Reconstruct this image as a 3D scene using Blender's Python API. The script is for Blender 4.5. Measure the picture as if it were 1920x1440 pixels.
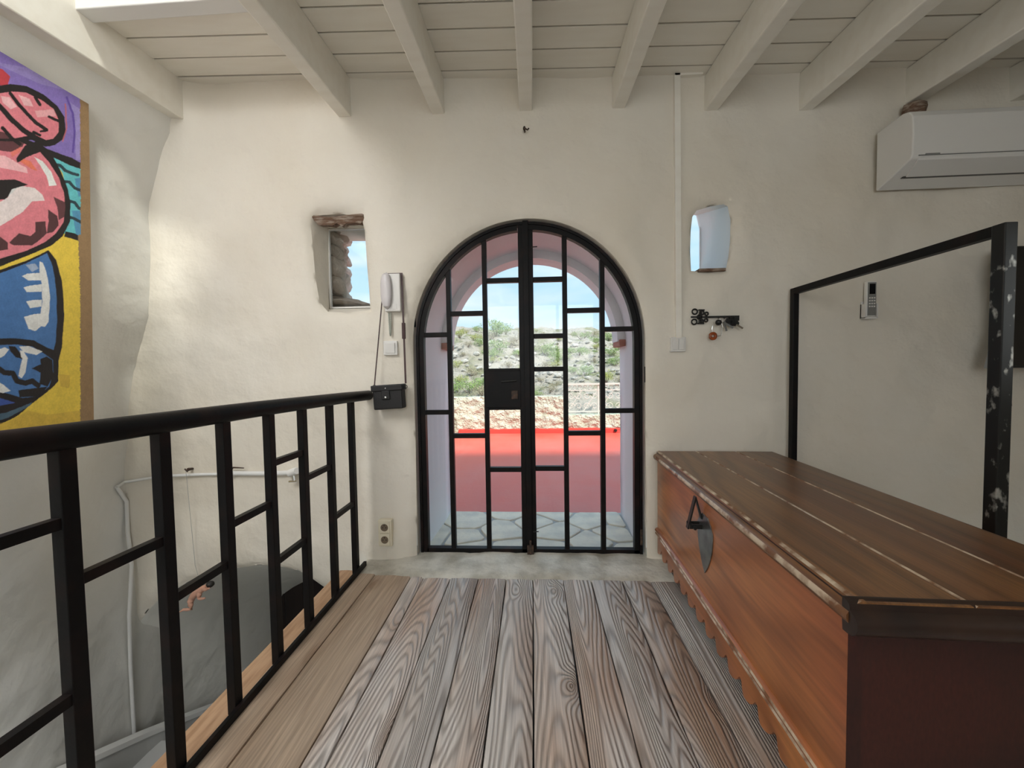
import bpy, bmesh, math, random
import numpy as np
from mathutils import Vector, Matrix, noise
from mathutils.geometry import delaunay_2d_cdt

for o in list(bpy.data.objects):
    bpy.data.objects.remove(o, do_unlink=True)
scene = bpy.context.scene
COL = scene.collection
R_ = math.radians
rng = random.Random(7)

# ------------------------------------------------------------------ camera
FPX = 721.0                                   # focal length in pixels of the 1920x1440 photograph
CAM = Vector((0.0, -2.2, 1.10))
YAW, PITCH, ROLL = R_(3.18), R_(2.22), R_(-0.9)
CROT = Matrix.Rotation(YAW, 3, 'Z') @ Matrix.Rotation(R_(90) - PITCH, 3, 'X') @ Matrix.Rotation(ROLL, 3, 'Z')
cd = bpy.data.cameras.new('camera'); cd.sensor_width = 36.0; cd.lens = 36.0 * FPX / 1920.0
cd.clip_start = 0.02; cd.clip_end = 500
cam = bpy.data.objects.new('camera', cd); COL.objects.link(cam)
cam.matrix_world = Matrix.Translation(CAM) @ CROT.to_4x4()
scene.camera = cam

# ------------------------------------------------------------------ colour management, sky, sun, daylight, added fill lamps
vs = scene.view_settings
vs.view_transform = 'Standard'; vs.look = 'None'; vs.gamma = 1.0; vs.use_curve_mapping = False
vs.exposure = 1.17
SUN_STRENGTH, SKY_STRENGTH, DAYLIGHT, SIDE_FILL, REAR_FILL = 2.75, 0.79, 27.0, 4.0, 15.5
scene.world = bpy.data.worlds.new('sky'); scene.world.use_nodes = True
wt = scene.world.node_tree; wt.nodes.clear()
wo = wt.nodes.new('ShaderNodeOutputWorld'); wb = wt.nodes.new('ShaderNodeBackground')
wc = wt.nodes.new('ShaderNodeTexCoord'); wsx = wt.nodes.new('ShaderNodeSeparateXYZ')
wr = wt.nodes.new('ShaderNodeValToRGB'); wmap = wt.nodes.new('ShaderNodeMapping')
wn = wt.nodes.new('ShaderNodeTexNoise'); wcr = wt.nodes.new('ShaderNodeValToRGB'); wm = wt.nodes.new('ShaderNodeMixRGB')
wr.color_ramp.elements[0].position = 0.0; wr.color_ramp.elements[0].color = (0.37, 0.53, 0.64, 1)
wr.color_ramp.elements[1].position = 0.6; wr.color_ramp.elements[1].color = (0.24, 0.44, 0.64, 1)
wmap.inputs['Scale'].default_value = (1.6, 1.6, 7.0)
wn.inputs['Scale'].default_value = 2.2; wn.inputs['Detail'].default_value = 5; wn.inputs['Distortion'].default_value = 0.4
wcr.color_ramp.elements[0].position = 0.42; wcr.color_ramp.elements[0].color = (0, 0, 0, 1)
wcr.color_ramp.elements[1].position = 0.72; wcr.color_ramp.elements[1].color = (0.9, 0.9, 0.9, 1)
wm.inputs[2].default_value = (0.54, 0.61, 0.65, 1)
L = wt.links
L.new(wc.outputs['Generated'], wsx.inputs[0]); L.new(wsx.outputs['Z'], wr.inputs[0])
L.new(wc.outputs['Generated'], wmap.inputs[0]); L.new(wmap.outputs[0], wn.inputs['Vector'])
L.new(wn.outputs[0], wcr.inputs[0]); L.new(wcr.outputs[0], wm.inputs[0]); L.new(wr.outputs[0], wm.inputs[1])
L.new(wm.outputs[0], wb.inputs[0]); wb.inputs[1].default_value = SKY_STRENGTH
L.new(wb.outputs[0], wo.inputs[0])

sd = bpy.data.lights.new('sun', 'SUN'); sd.energy = SUN_STRENGTH; sd.angle = R_(7); sd.color = (1.0, 0.97, 0.91)
sun = bpy.data.objects.new('sun', sd); COL.objects.link(sun)
sun.rotation_euler = Vector((-0.8, 1.0, -1.57)).to_track_quat('-Z', 'Y').to_euler()
sun.location = (3, -8, 10)
ad = bpy.data.lights.new('skylight_daylight', 'AREA'); ad.shape = 'RECTANGLE'; ad.size = 0.78; ad.size_y = 1.7
ad.energy = DAYLIGHT; ad.color = (0.98, 0.985, 1.0)
al = bpy.data.objects.new('skylight_daylight', ad); COL.objects.link(al); al.location = (-1.54, -2.75, 3.0)
sd2 = bpy.data.lights.new('added_side_fill', 'AREA'); sd2.shape = 'RECTANGLE'; sd2.size = 1.0; sd2.size_y = 1.1  # added fill lamp for the room, set at an added side window
sd2.energy = SIDE_FILL; sd2.color = (1.0, 0.96, 0.90)
sl2_ = bpy.data.objects.new('added_side_fill', sd2); COL.objects.link(sl2_); sl2_.location = (3.83, -2.6, 1.55); sl2_.rotation_euler = (0, R_(90), 0)

rd = bpy.data.lights.new('added_rear_fill', 'AREA'); rd.shape = 'RECTANGLE'; rd.size = 2.0; rd.size_y = 1.3  # added fill lamp behind the viewer, lights the back wall frontally
rd.energy = REAR_FILL; rd.color = (0.98, 0.985, 1.0)
rl = bpy.data.objects.new('added_rear_fill', rd); COL.objects.link(rl); rl.location = (0.1, -4.53, 1.6); rl.rotation_euler = (R_(90), 0, 0)

# ------------------------------------------------------------------ photo pixel helpers
def ray(px, py):
    return CROT @ Vector(((px - 960) / FPX, -(py - 720) / FPX, -1.0))
def onY(px, py, y=0.0):
    d = ray(px, py); return CAM + d * ((y - CAM.y) / d.y)
def onX(px, py, x):
    d = ray(px, py); return CAM + d * ((x - CAM.x) / d.x)
def onZ(px, py, z):
    d = ray(px, py); return CAM + d * ((z - CAM.z) / d.z)
def proj(P):                                   # numpy N,3 -> pixels
    c = (P - np.array(CAM)) @ np.array(CROT)
    return 960 + FPX * c[:, 0] / -c[:, 2], 720 - FPX * c[:, 1] / -c[:, 2]

# ------------------------------------------------------------------ materials
def mat(name, color=(0.8, 0.8, 0.8), rough=0.5, metal=0.0, bump=None, var=None, spec=0.5, coat=0.0):
    """principled material; var=(color2, scale, contrast_lo, contrast_hi, stretch) ; bump=(scale,strength,dist,detail)"""
    m = bpy.data.materials.new(name); m.use_nodes = True
    t = m.node_tree; b = t.nodes['Principled BSDF']
    b.inputs['Base Color'].default_value = (*color, 1); b.inputs['Roughness'].default_value = rough
    b.inputs['Metallic'].default_value = metal; b.inputs['Specular IOR Level'].default_value = spec
    b.inputs['Coat Weight'].default_value = coat
    tc = t.nodes.new('ShaderNodeTexCoord')
    if var:
        c2, sc, lo, hi = var[:4]; st = var[4] if len(var) > 4 else (1, 1, 1)
        mp = t.nodes.new('ShaderNodeMapping'); mp.inputs['Scale'].default_value = st
        n = t.nodes.new('ShaderNodeTexNoise'); n.inputs['Scale'].default_value = sc; n.inputs['Detail'].default_value = 6
        r = t.nodes.new('ShaderNodeValToRGB'); r.color_ramp.elements[0].position = lo; r.color_ramp.elements[1].position = hi
        r.color_ramp.elements[0].color = (*color, 1); r.color_ramp.elements[1].color = (*c2, 1)
        t.links.new(tc.outputs['Object'], mp.inputs[0]); t.links.new(mp.outputs[0], n.inputs['Vector'])
        t.links.new(n.outputs[0], r.inputs[0]); t.links.new(r.outputs[0], b.inputs['Base Color'])
    if bump:
        bs = bump if isinstance(bump[0], (tuple, list)) else [bump]
        prev = None
        for (sc, st, di, de) in bs:
            n = t.nodes.new('ShaderNodeTexNoise'); n.inputs['Scale'].default_value = sc; n.inputs['Detail'].default_value = de
            bp = t.nodes.new('ShaderNodeBump'); bp.inputs['Strength'].default_value = st; bp.inputs['Distance'].default_value = di
            t.links.new(tc.outputs['Object'], n.inputs['Vector']); t.links.new(n.outputs[0], bp.inputs['Height'])
            if prev: t.links.new(prev.outputs[0], bp.inputs['Normal'])
            prev = bp
        t.links.new(prev.outputs[0], b.inputs['Normal'])
    return m

M = {}
M['plaster'] = mat('whitewashed_plaster', (0.82, 0.765, 0.665), 0.6, var=((0.76, 0.69, 0.57), 1.3, 0.40, 0.72),
                   bump=[(2.4, 0.8, 0.06, 2), (8, 0.5, 0.024, 3), (90, 0.2, 0.005, 3)])
M['plaster_side'] = mat('whitewashed_plaster_cool', (0.80, 0.79, 0.75), 0.5, var=((0.76, 0.74, 0.68), 1.5, 0.42, 0.72),
                   bump=[(2.4, 0.8, 0.06, 2), (8, 0.5, 0.024, 3), (90, 0.2, 0.005, 3)])
M['tunnel'] = mat('tunnel_whitewash', (0.80, 0.79, 0.80), 0.7, bump=[(5, 0.3, 0.03, 4), (60, 0.2, 0.006, 3)])
M['white_reveal'] = mat('bright_white_reveal', (0.90, 0.89, 0.87), 0.5, bump=[(20, 0.3, 0.01, 3)])
M['facade'] = mat('facade_whitewash', (0.82, 0.80, 0.77), 0.8)
M['painted_wood'] = mat('cream_painted_wood', (0.89, 0.85, 0.76), 0.45, var=((0.84, 0.79, 0.69), 3.0, 0.4, 0.8, (1, 6, 6)),
                        bump=[(40, 0.12, 0.004, 4)])
M['white_wood'] = mat('white_painted_wood', (0.82, 0.81, 0.78), 0.5, bump=[(30, 0.15, 0.005, 4)])
M['iron'] = mat('black_painted_iron', (0.006, 0.0055, 0.0055), 0.45, 0.0, spec=0.16, var=((0.020, 0.010, 0.008), 9, 0.5, 0.8),
                bump=[(70, 0.12, 0.003, 3)])
M['iron_plain'] = mat('black_iron', (0.02, 0.02, 0.018), 0.45, 0.4, bump=[(90, 0.2, 0.002, 3)])
M['rust'] = mat('rusty_iron', (0.10, 0.055, 0.035), 0.7, 0.2, var=((0.03, 0.025, 0.02), 60, 0.35, 0.65))
M['worn_metal'] = mat('worn_grey_metal', (0.02, 0.02, 0.019), 0.3, 0.5, var=((0.45, 0.44, 0.40), 38, 0.58, 0.70, (1, 1, 0.6)))
M['steel'] = mat('grey_steel', (0.32, 0.32, 0.31), 0.35, 0.9, var=((0.15, 0.15, 0.15), 16, 0.35, 0.7))
M['plastic_white'] = mat('white_plastic', (0.78, 0.76, 0.72), 0.32)
M['plastic_cream'] = mat('cream_plastic', (0.82, 0.75, 0.58), 0.35)
M['plastic_lilac'] = mat('pale_handset_plastic', (0.70, 0.66, 0.66), 0.3)
M['plastic_grey'] = mat('grey_plastic', (0.22, 0.22, 0.21), 0.35)
M['screen'] = mat('dark_screen', (0.004, 0.004, 0.005), 0.12)
M['black_plastic'] = mat('black_plastic', (0.008, 0.008, 0.009), 0.3)
M['leather'] = mat('black_leather', (0.010, 0.009, 0.009), 0.5, bump=[(220, 0.5, 0.002, 3)])
M['strap'] = mat('dark_red_leather', (0.045, 0.012, 0.012), 0.5)
M['chrome'] = mat('chrome', (0.75, 0.75, 0.74), 0.12, 1.0)
M['amber'] = mat('amber_resin', (0.32, 0.07, 0.015), 0.15)
M['skin'] = mat('doll_skin', (0.62, 0.34, 0.24), 0.4)
M['dark_hair'] = mat('dark_hair', (0.015, 0.014, 0.012), 0.6)
M['thread'] = mat('grey_thread', (0.35, 0.34, 0.32), 0.8)
M['concrete'] = mat('threshold_stone', (0.68, 0.65, 0.57), 0.5, var=((0.38, 0.35, 0.28), 7, 0.42, 0.68), bump=[(8, 0.6, 0.03, 5), (50, 0.4, 0.01, 4)])
M['stone'] = mat('rough_limestone', (0.66, 0.57, 0.48), 0.85, var=((0.44, 0.35, 0.28), 6, 0.45, 0.7), bump=[(14, 0.8, 0.04, 5), (60, 0.4, 0.01, 3)])
M['lintel'] = mat('old_lintel_wood', (0.16, 0.09, 0.055), 0.85, var=((0.35, 0.28, 0.22), 14, 0.45, 0.62, (1, 3, 6)), bump=[(30, 0.8, 0.02, 5)])
M['flag'] = mat('pale_flagstone', (0.86, 0.77, 0.61), 0.55, var=((0.66, 0.60, 0.50), 9, 0.42, 0.7), bump=[(7, 0.5, 0.02, 5), (40, 0.4, 0.008, 4)])
M['grout'] = mat('grey_grout', (0.46, 0.45, 0.43), 0.9, bump=[(60, 0.5, 0.01, 3)])
M['terrace'] = mat('red_terrace_paint', (0.66, 0.085, 0.055), 0.45, var=((0.62, 0.13, 0.10), 1.4, 0.4, 0.7), bump=[(25, 0.25, 0.006, 4)])
M['red'] = mat('red_upstand_paint', (0.58, 0.05, 0.035), 0.6)
M['tile'] = mat('terracotta_tile', (0.42, 0.16, 0.11), 0.7)
M['stucco'] = mat('cream_stucco', (0.58, 0.63, 0.50), 0.9, var=((0.46, 0.48, 0.35), 10, 0.45, 0.75), bump=[(9, 1.0, 0.12, 4), (40, 0.6, 0.03, 3)])
M['white_brick'] = mat('white_painted_brick', (0.85, 0.84, 0.82), 0.7, bump=[(40, 0.3, 0.01, 3)])
M['grille'] = mat('pale_painted_iron', (0.66, 0.66, 0.58), 0.5)
M['dark_wood'] = mat('dark_door_wood', (0.022, 0.010, 0.008), 0.45, var=((0.012, 0.006, 0.005), 5, 0.4, 0.7, (6, 6, 0.6)))
M['stair'] = mat('grey_stair_plaster', (0.52, 0.52, 0.50), 0.75, bump=[(20, 0.3, 0.01, 3)])
M['vault'] = mat('grey_vault_plaster', (0.84, 0.82, 0.75), 0.8, bump=[(4, 0.5, 0.05, 3), (30, 0.3, 0.01, 3)])
M['roof'] = mat('roof_screed', (0.4, 0.38, 0.35), 0.9)
M['nosing'] = mat('light_nosing_wood', (0.50, 0.31, 0.18), 0.5, var=((0.34, 0.19, 0.10), 9, 0.42, 0.68, (6, 0.7, 1)), bump=[(60, 0.15, 0.004, 3)])

def glass_mat():
    m = bpy.data.materials.new('window_glass'); m.use_nodes = True
    t = m.node_tree; t.nodes.clear()
    out = t.nodes.new('ShaderNodeOutputMaterial'); mx = t.nodes.new('ShaderNodeMixShader')
    tr = t.nodes.new('ShaderNodeBsdfTransparent'); gl = t.nodes.new('ShaderNodeBsdfGlossy'); fr = t.nodes.new('ShaderNodeFresnel')
    tr.inputs[0].default_value = (0.985, 0.992, 0.99, 1); gl.inputs['Roughness'].default_value = 0.02; fr.inputs[0].default_value = 1.35
    t.links.new(fr.outputs[0], mx.inputs[0]); t.links.new(tr.outputs[0], mx.inputs[1]); t.links.new(gl.outputs[0], mx.inputs[2])
    t.links.new(mx.outputs[0], out.inputs[0]); return m
M['glass'] = glass_mat()

M['dimmed_glass'] = glass_mat(); M['dimmed_glass'].name = 'dimmed_skylight_glass'
for n_ in M['dimmed_glass'].node_tree.nodes:
    if n_.type == 'BSDF_TRANSPARENT': n_.inputs[0].default_value = (0.62, 0.63, 0.62, 1)  # grey tint added to dim the sun coming through the skylight
def plank_mat(name, dark, light, warm, warm_amount=0.6, ring=165.0, rough=0.42, bumpd=0.006, stretch=(10.0, 0.9, 3.0), groove=0.75, coat=0.0):
    """sawn softwood: contour rings of stretched noise with knots, different on each plank"""
    m = bpy.data.materials.new(name); m.use_nodes = True
    t = m.node_tree; N = t.nodes.new; K = t.links.new; b = t.nodes['Principled BSDF']
    tc = N('ShaderNodeTexCoord'); oi = N('ShaderNodeObjectInfo')
    add = N('ShaderNodeVectorMath'); add.operation = 'ADD'
    sc = N('ShaderNodeMath'); sc.operation = 'MULTIPLY'; sc.inputs[1].default_value = 37.0
    K(oi.outputs['Random'], sc.inputs[0]); K(tc.outputs['Object'], add.inputs[0])
    cx = N('ShaderNodeCombineXYZ'); K(sc.outputs[0], cx.inputs[1]); K(sc.outputs[0], cx.inputs[0]); K(cx.outputs[0], add.inputs[1])
    mp = N('ShaderNodeMapping'); mp.inputs['Scale'].default_value = stretch; K(add.outputs[0], mp.inputs[0])
    n1 = N('ShaderNodeTexNoise'); n1.inputs['Scale'].default_value = 0.7; n1.inputs['Detail'].default_value = 0.8; n1.inputs['Roughness'].default_value = 0.3
    K(mp.outputs[0], n1.inputs['Vector'])
    # knots
    mk = N('ShaderNodeMapping'); mk.inputs['Scale'].default_value = (4.2, 2.1, 1.0); K(add.outputs[0], mk.inputs[0])
    vo = N('ShaderNodeTexVoronoi'); vo.inputs['Scale'].default_value = 1.0; K(mk.outputs[0], vo.inputs['Vector'])
    kr = N('ShaderNodeMapRange'); kr.inputs[1].default_value = 0.0; kr.inputs[2].default_value = 0.26; kr.inputs[3].default_value = 1.0; kr.inputs[4].default_value = 0.0
    K(vo.outputs['Distance'], kr.inputs[0])
    kp = N('ShaderNodeMath'); kp.operation = 'POWER'; kp.inputs[1].default_value = 2.0; K(kr.outputs[0], kp.inputs[0])
    km = N('ShaderNodeMath'); km.operation = 'MULTIPLY_ADD'; km.inputs[1].default_value = 0.20; K(kp.outputs[0], km.inputs[0]); K(n1.outputs[0], km.inputs[2])
    mu = N('ShaderNodeMath'); mu.operation = 'MULTIPLY'; mu.inputs[1].default_value = ring; K(km.outputs[0], mu.inputs[0])
    si = N('ShaderNodeMath'); si.operation = 'SINE'; K(mu.outputs[0], si.inputs[0])
    rr = N('ShaderNodeMapRange'); rr.inputs[1].default_value = -1; rr.inputs[2].default_value = 1; K(si.outputs[0], rr.inputs[0])
    # fine fibre
    mf = N('ShaderNodeMapping'); mf.inputs['Scale'].default_value = (160, 4, 60); K(add.outputs[0], mf.inputs[0])
    nf = N('ShaderNodeTexNoise'); nf.inputs['Scale'].default_value = 1.0; nf.inputs['Detail'].default_value = 4; K(mf.outputs[0], nf.inputs['Vector'])
    # warm patches
    mw = N('ShaderNodeMapping'); mw.inputs['Scale'].default_value = (5, 1.1, 1); K(add.outputs[0], mw.inputs[0])
    nw = N('ShaderNodeTexNoise'); nw.inputs['Scale'].default_value = 1.0; nw.inputs['Detail'].default_value = 4; K(mw.outputs[0], nw.inputs['Vector'])
    wr2 = N('ShaderNodeMapRange'); wr2.inputs[1].default_value = 0.42; wr2.inputs[2].default_value = 0.68; wr2.inputs[4].default_value = warm_amount; K(nw.outputs[0], wr2.inputs[0])
    c0 = N('ShaderNodeMixRGB'); c0.inputs[1].default_value = (*light, 1); c0.inputs[2].default_value = (*warm, 1); K(wr2.outputs[0], c0.inputs[0])
    gf = N('ShaderNodeMath'); gf.operation = 'POWER'; gf.inputs[1].default_value = 2.2; K(rr.outputs[0], gf.inputs[0])
    gm = N('ShaderNodeMath'); gm.operation = 'MULTIPLY'; gm.inputs[1].default_value = groove; K(gf.outputs[0], gm.inputs[0])
    c1 = N('ShaderNodeMixRGB'); c1.inputs[2].default_value = (*dark, 1); K(gm.outputs[0], c1.inputs[0]); K(c0.outputs[0], c1.inputs[1])
    fr = N('ShaderNodeMapRange'); fr.inputs[1].default_value = 0.3; fr.inputs[2].default_value = 0.75; fr.inputs[3].default_value = 0.72; fr.inputs[4].default_value = 1.15; K(nf.outputs[0], fr.inputs[0])
    c2 = N('ShaderNodeVectorMath'); c2.operation = 'SCALE'; K(c1.outputs[0], c2.inputs[0]); K(fr.outputs[0], c2.inputs['Scale'])
    rv = N('ShaderNodeMapRange'); rv.inputs[3].default_value = 0.82; rv.inputs[4].default_value = 1.14; K(oi.outputs['Random'], rv.inputs[0])
    c3 = N('ShaderNodeVectorMath'); c3.operation = 'SCALE'; K(c2.outputs[0], c3.inputs[0]); K(rv.outputs[0], c3.inputs['Scale'])
    kd = N('ShaderNodeMixRGB'); kd.blend_type = 'MULTIPLY'; kd.inputs[2].default_value = (0.62, 0.5, 0.42, 1); K(kp.outputs[0], kd.inputs[0]); K(c3.outputs[0], kd.inputs[1])
    K(kd.outputs[0], b.inputs['Base Color'])
    b.inputs['Roughness'].default_value = rough; b.inputs['Coat Weight'].default_value = coat; b.inputs['Coat Roughness'].default_value = 0.25
    sb = N('ShaderNodeMath'); sb.operation = 'MULTIPLY_ADD'; sb.inputs[1].default_value = -1.0; K(gf.outputs[0], sb.inputs[0])
    hf = N('ShaderNodeMath'); hf.operation = 'MULTIPLY'; hf.inputs[1].default_value = 0.35; K(nf.outputs[0], hf.inputs[0]); K(hf.outputs[0], sb.inputs[2])
    bp = N('ShaderNodeBump'); bp.inputs['Strength'].default_value = 0.6; bp.inputs['Distance'].default_value = bumpd; K(sb.outputs[0], bp.inputs['Height'])
    K(bp.outputs[0], b.inputs['Normal'])
    return m
M['plank'] = plank_mat('weathered_floor_plank', (0.25, 0.205, 0.175), (0.70, 0.645, 0.60), (0.47, 0.295, 0.195), 0.9, ring=230, groove=0.6, rough=0.30)
M['plank_smooth'] = plank_mat('smooth_floor_plank', (0.38, 0.27, 0.18), (0.54, 0.41, 0.30), (0.42, 0.27, 0.17), ring=60, bumpd=0.0015, groove=0.35, rough=0.5)
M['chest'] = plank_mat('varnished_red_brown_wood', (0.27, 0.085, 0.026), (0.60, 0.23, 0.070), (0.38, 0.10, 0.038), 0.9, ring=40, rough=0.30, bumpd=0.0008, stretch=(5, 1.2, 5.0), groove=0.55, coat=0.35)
M['chest_lid'] = plank_mat('varnished_dark_lid_wood', (0.075, 0.030, 0.010), (0.23, 0.105, 0.034), (0.15, 0.045, 0.018), 0.8, ring=45, rough=0.36, bumpd=0.0008, stretch=(6, 0.9, 4), groove=0.5, coat=0.2)
M['chest_end_shade'] = plank_mat('dark_shaded_end_wood', (0.018, 0.006, 0.004), (0.045, 0.011, 0.006), (0.06, 0.011, 0.007), 0.8, ring=14, rough=0.55, bumpd=0.0008, stretch=(1.2, 5, 6), groove=0.5)  # dark wood, with the near end's shade put into the colour
M['worn_glint_edge'] = mat('worn_pale_glint_edge', (0.60, 0.48, 0.35), 0.25, var=((0.20, 0.09, 0.04), 16, 0.42, 0.60, (1, 1, 1)))  # pale bare wood; doubles as painted highlight on the lid moulding
M['lid_dark'] = mat('dark_moulding', (0.035, 0.018, 0.012), 0.3, var=((0.02, 0.012, 0.010), 12, 0.4, 0.7))

# ------------------------------------------------------------------ object helpers
ORG = {}
def tag(o, label=None, cat=None, group=None, kind=None):
    if label: o['label'] = label
    if cat: o['category'] = cat
    if group: o['group'] = group
    if kind: o['kind'] = kind
    return o
def empty(name, loc=(0, 0, 0), rz=0.0, parent=None, local=False):
    o = bpy.data.objects.new(name, None); COL.objects.link(o)
    o.empty_display_size = 0.05
    loc = Vector(loc)
    if parent:
        o.parent = parent; o.location = loc - ORG[parent]
    else:
        o.location = loc
    o.rotation_euler = (0, 0, rz)
    ORG[o] = Vector((0, 0, 0)) if local else loc
    return o
def link_mesh(name, me, parent, origin):
    o = bpy.data.objects.new(name, me); COL.objects.link(o)
    if parent: o.parent = parent; o.location = origin - ORG[parent]
    else: o.location = origin
    ORG[o] = origin
    return o

class MB:
    def __init__(s): s.v = []; s.f = []; s.m = []
    def quad_add(s, pts, faces, mi=0):
        n = len(s.v); s.v += [Vector(p) for p in pts]
        s.f += [tuple(i + n for i in f) for f in faces]; s.m += [mi] * len(faces); return s
    def box(s, x0, x1, y0, y1, z0, z1, mi=0, rot=None, piv=None):
        p = [Vector((x, y, z)) for z in (z0, z1) for y in (y0, y1) for x in (x0, x1)]
        if rot is not None:
            pv = Vector(piv) if piv is not None else Vector(((x0+x1)/2, (y0+y1)/2, (z0+z1)/2))
            p = [rot @ (q - pv) + pv for q in p]
        return s.quad_add(p, [(0, 2, 3, 1), (4, 5, 7, 6), (0, 1, 5, 4), (2, 6, 7, 3), (0, 4, 6, 2), (1, 3, 7, 5)], mi)
    def bar(s, a, b, w, h, up=(0, 0, 1), mi=0):
        a = Vector(a); b = Vector(b); d = (b - a).normalized(); up = Vector(up)
        if abs(d.dot(up)) > 0.98: up = Vector((0, 1, 0))
        sx = d.cross(up).normalized(); su = sx.cross(d)
        p = []
        for q in (a, b):
            for (i, j) in ((-1, -1), (1, -1), (1, 1), (-1, 1)): p.append(q + sx * (i * w / 2) + su * (j * h / 2))
        return s.quad_add(p, [(3, 2, 1, 0), (4, 5, 6, 7), (0, 1, 5, 4), (1, 2, 6, 5), (2, 3, 7, 6), (3, 0, 4, 7)], mi)
    def tube(s, pts, r, seg=10, mi=0, close=False, flat=1.0):
        pts = [Vector(p) for p in pts]; n = len(pts); rs = r if isinstance(r, (list, tuple)) else [r] * n
        rings = []; up = Vector((0, 0, 1))
        for i, p in enumerate(pts):
            if close: d = pts[(i + 1) % n] - pts[i - 1]
            else: d = pts[min(i + 1, n - 1)] - pts[max(i - 1, 0)]
            d.normalize()
            u = up - d * up.dot(d)
            if u.length < 0.15: u = Vector((0, 1, 0)) - d * d.y
            if u.length < 0.15: u = Vector((1, 0, 0)) - d * d.x
            u.normalize(); w = d.cross(u)
            rings.append([p + (u * math.sin(2 * math.pi * k / seg) + w * math.cos(2 * math.pi * k / seg) * flat) * rs[i] for k in range(seg)])
        v = [q for ri in rings for q in ri]; f = []
        m = n if close else n - 1
        for i in range(m):
            for k in range(seg):
                a = i * seg + k; b = i * seg + (k + 1) % seg; c = ((i + 1) % n) * seg + (k + 1) % seg; d = ((i + 1) % n) * seg + k
                f.append((a, d, c, b))
        if not close:
            f.append(tuple(range(seg))); f.append(tuple((n - 1) * seg + k for k in reversed(range(seg))))
        return s.quad_add(v, f, mi)
    def prism(s, poly, origin, ux, uy, un, t0, t1, mi=0, mside=None):
        """extrude 2D polygon (ccw) along un from t0 to t1"""
        origin = Vector(origin); ux = Vector(ux); uy = Vector(uy); un = Vector(un); n = len(poly)
        a = [origin + ux * x + uy * y + un * t0 for x, y in poly]; b = [origin + ux * x + uy * y + un * t1 for x, y in poly]
        s.quad_add(a + b, [tuple(reversed(range(n))), tuple(range(n, 2 * n))], mi)
        s.quad_add(a + b, [(i, (i + 1) % n, n + (i + 1) % n, n + i) for i in range(n)], mi if mside is None else mside)
        return s
    def ball(s, c, r, seg=12, ring=8, sc=(1, 1, 1), mi=0):
        c = Vector(c); v = [c + Vector((0, 0, r * sc[2]))]; f = []
        for i in range(1, ring):
            th = math.pi * i / ring
            for k in range(seg):
                ph = 2 * math.pi * k / seg
                v.append(c + Vector((math.sin(th) * math.cos(ph) * r * sc[0], math.sin(th) * math.sin(ph) * r * sc[1], math.cos(th) * r * sc[2])))
        v.append(c - Vector((0, 0, r * sc[2])))
        for k in range(seg): f.append((0, 1 + k, 1 + (k + 1) % seg))
        for i in range(ring - 2):
            for k in range(seg):
                a = 1 + i * seg + k; b = 1 + i * seg + (k + 1) % seg; f.append((a, a + seg, b + seg, b))
        e = len(v) - 1
        for k in range(seg): f.append((e, e - seg + (k + 1) % seg, e - seg + k))
        return s.quad_add(v, f, mi)
    def loft(s, rows, mi=0, flip=False, close=False):
        n = len(rows[0]); v = [Vector(p) for r in rows for p in r]; f = []
        for i in range(len(rows) - 1):
            for k in range(n if close else n - 1):
                a = i * n + k; b = i * n + (k + 1) % n; c = b + n; d = a + n
                f.append((a, d, c, b) if flip else (a, b, c, d))
        return s.quad_add(v, f, mi)
    def build(s, name, mats, parent=None, origin=None, smooth=None, bevel=0.0, seg=2):
        lo = Vector((min(p.x for p in s.v), min(p.y for p in s.v), min(p.z for p in s.v)))
        hi = Vector((max(p.x for p in s.v), max(p.y for p in s.v), max(p.z for p in s.v)))
        o0 = Vector(origin) if origin is not None else Vector(((lo.x + hi.x) / 2, (lo.y + hi.y) / 2, lo.z))
        me = bpy.data.meshes.new(name); me.from_pydata([p - o0 for p in s.v], [], s.f)
        for mm in (mats if isinstance(mats, (list, tuple)) else [mats]):
            me.materials.append(M[mm] if isinstance(mm, str) else mm)
        me.polygons.foreach_set('material_index', s.m)
        me.validate(); me.update()
        bm = bmesh.new(); bm.from_mesh(me)
        bmesh.ops.remove_doubles(bm, verts=bm.verts, dist=1e-6)
        bmesh.ops.recalc_face_normals(bm, faces=bm.faces) if smooth != 'keep' else None
        bm.to_mesh(me); bm.free()
        if smooth:
            me.shade_smooth(); me.set_sharp_from_angle(angle=R_(38))
        o = link_mesh(name, me, parent, o0)
        if bevel:
            md = o.modifiers.new('bevel', 'BEVEL'); md.width = bevel; md.segments = seg; md.limit_method = 'ANGLE'; md.angle_limit = R_(40)
        return o

def fbm(x, y, z, o=4):
    return noise.fractal(Vector((x, y, z)), 0.6, 2.0, o)
def interp(x, xs, ys):
    return float(np.interp(x, xs, ys))

# ================================================================== THE SHELL
T_OUT = 0.78                                   # outer face of the thick wall
Y_DOOR = 0.06

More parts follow.
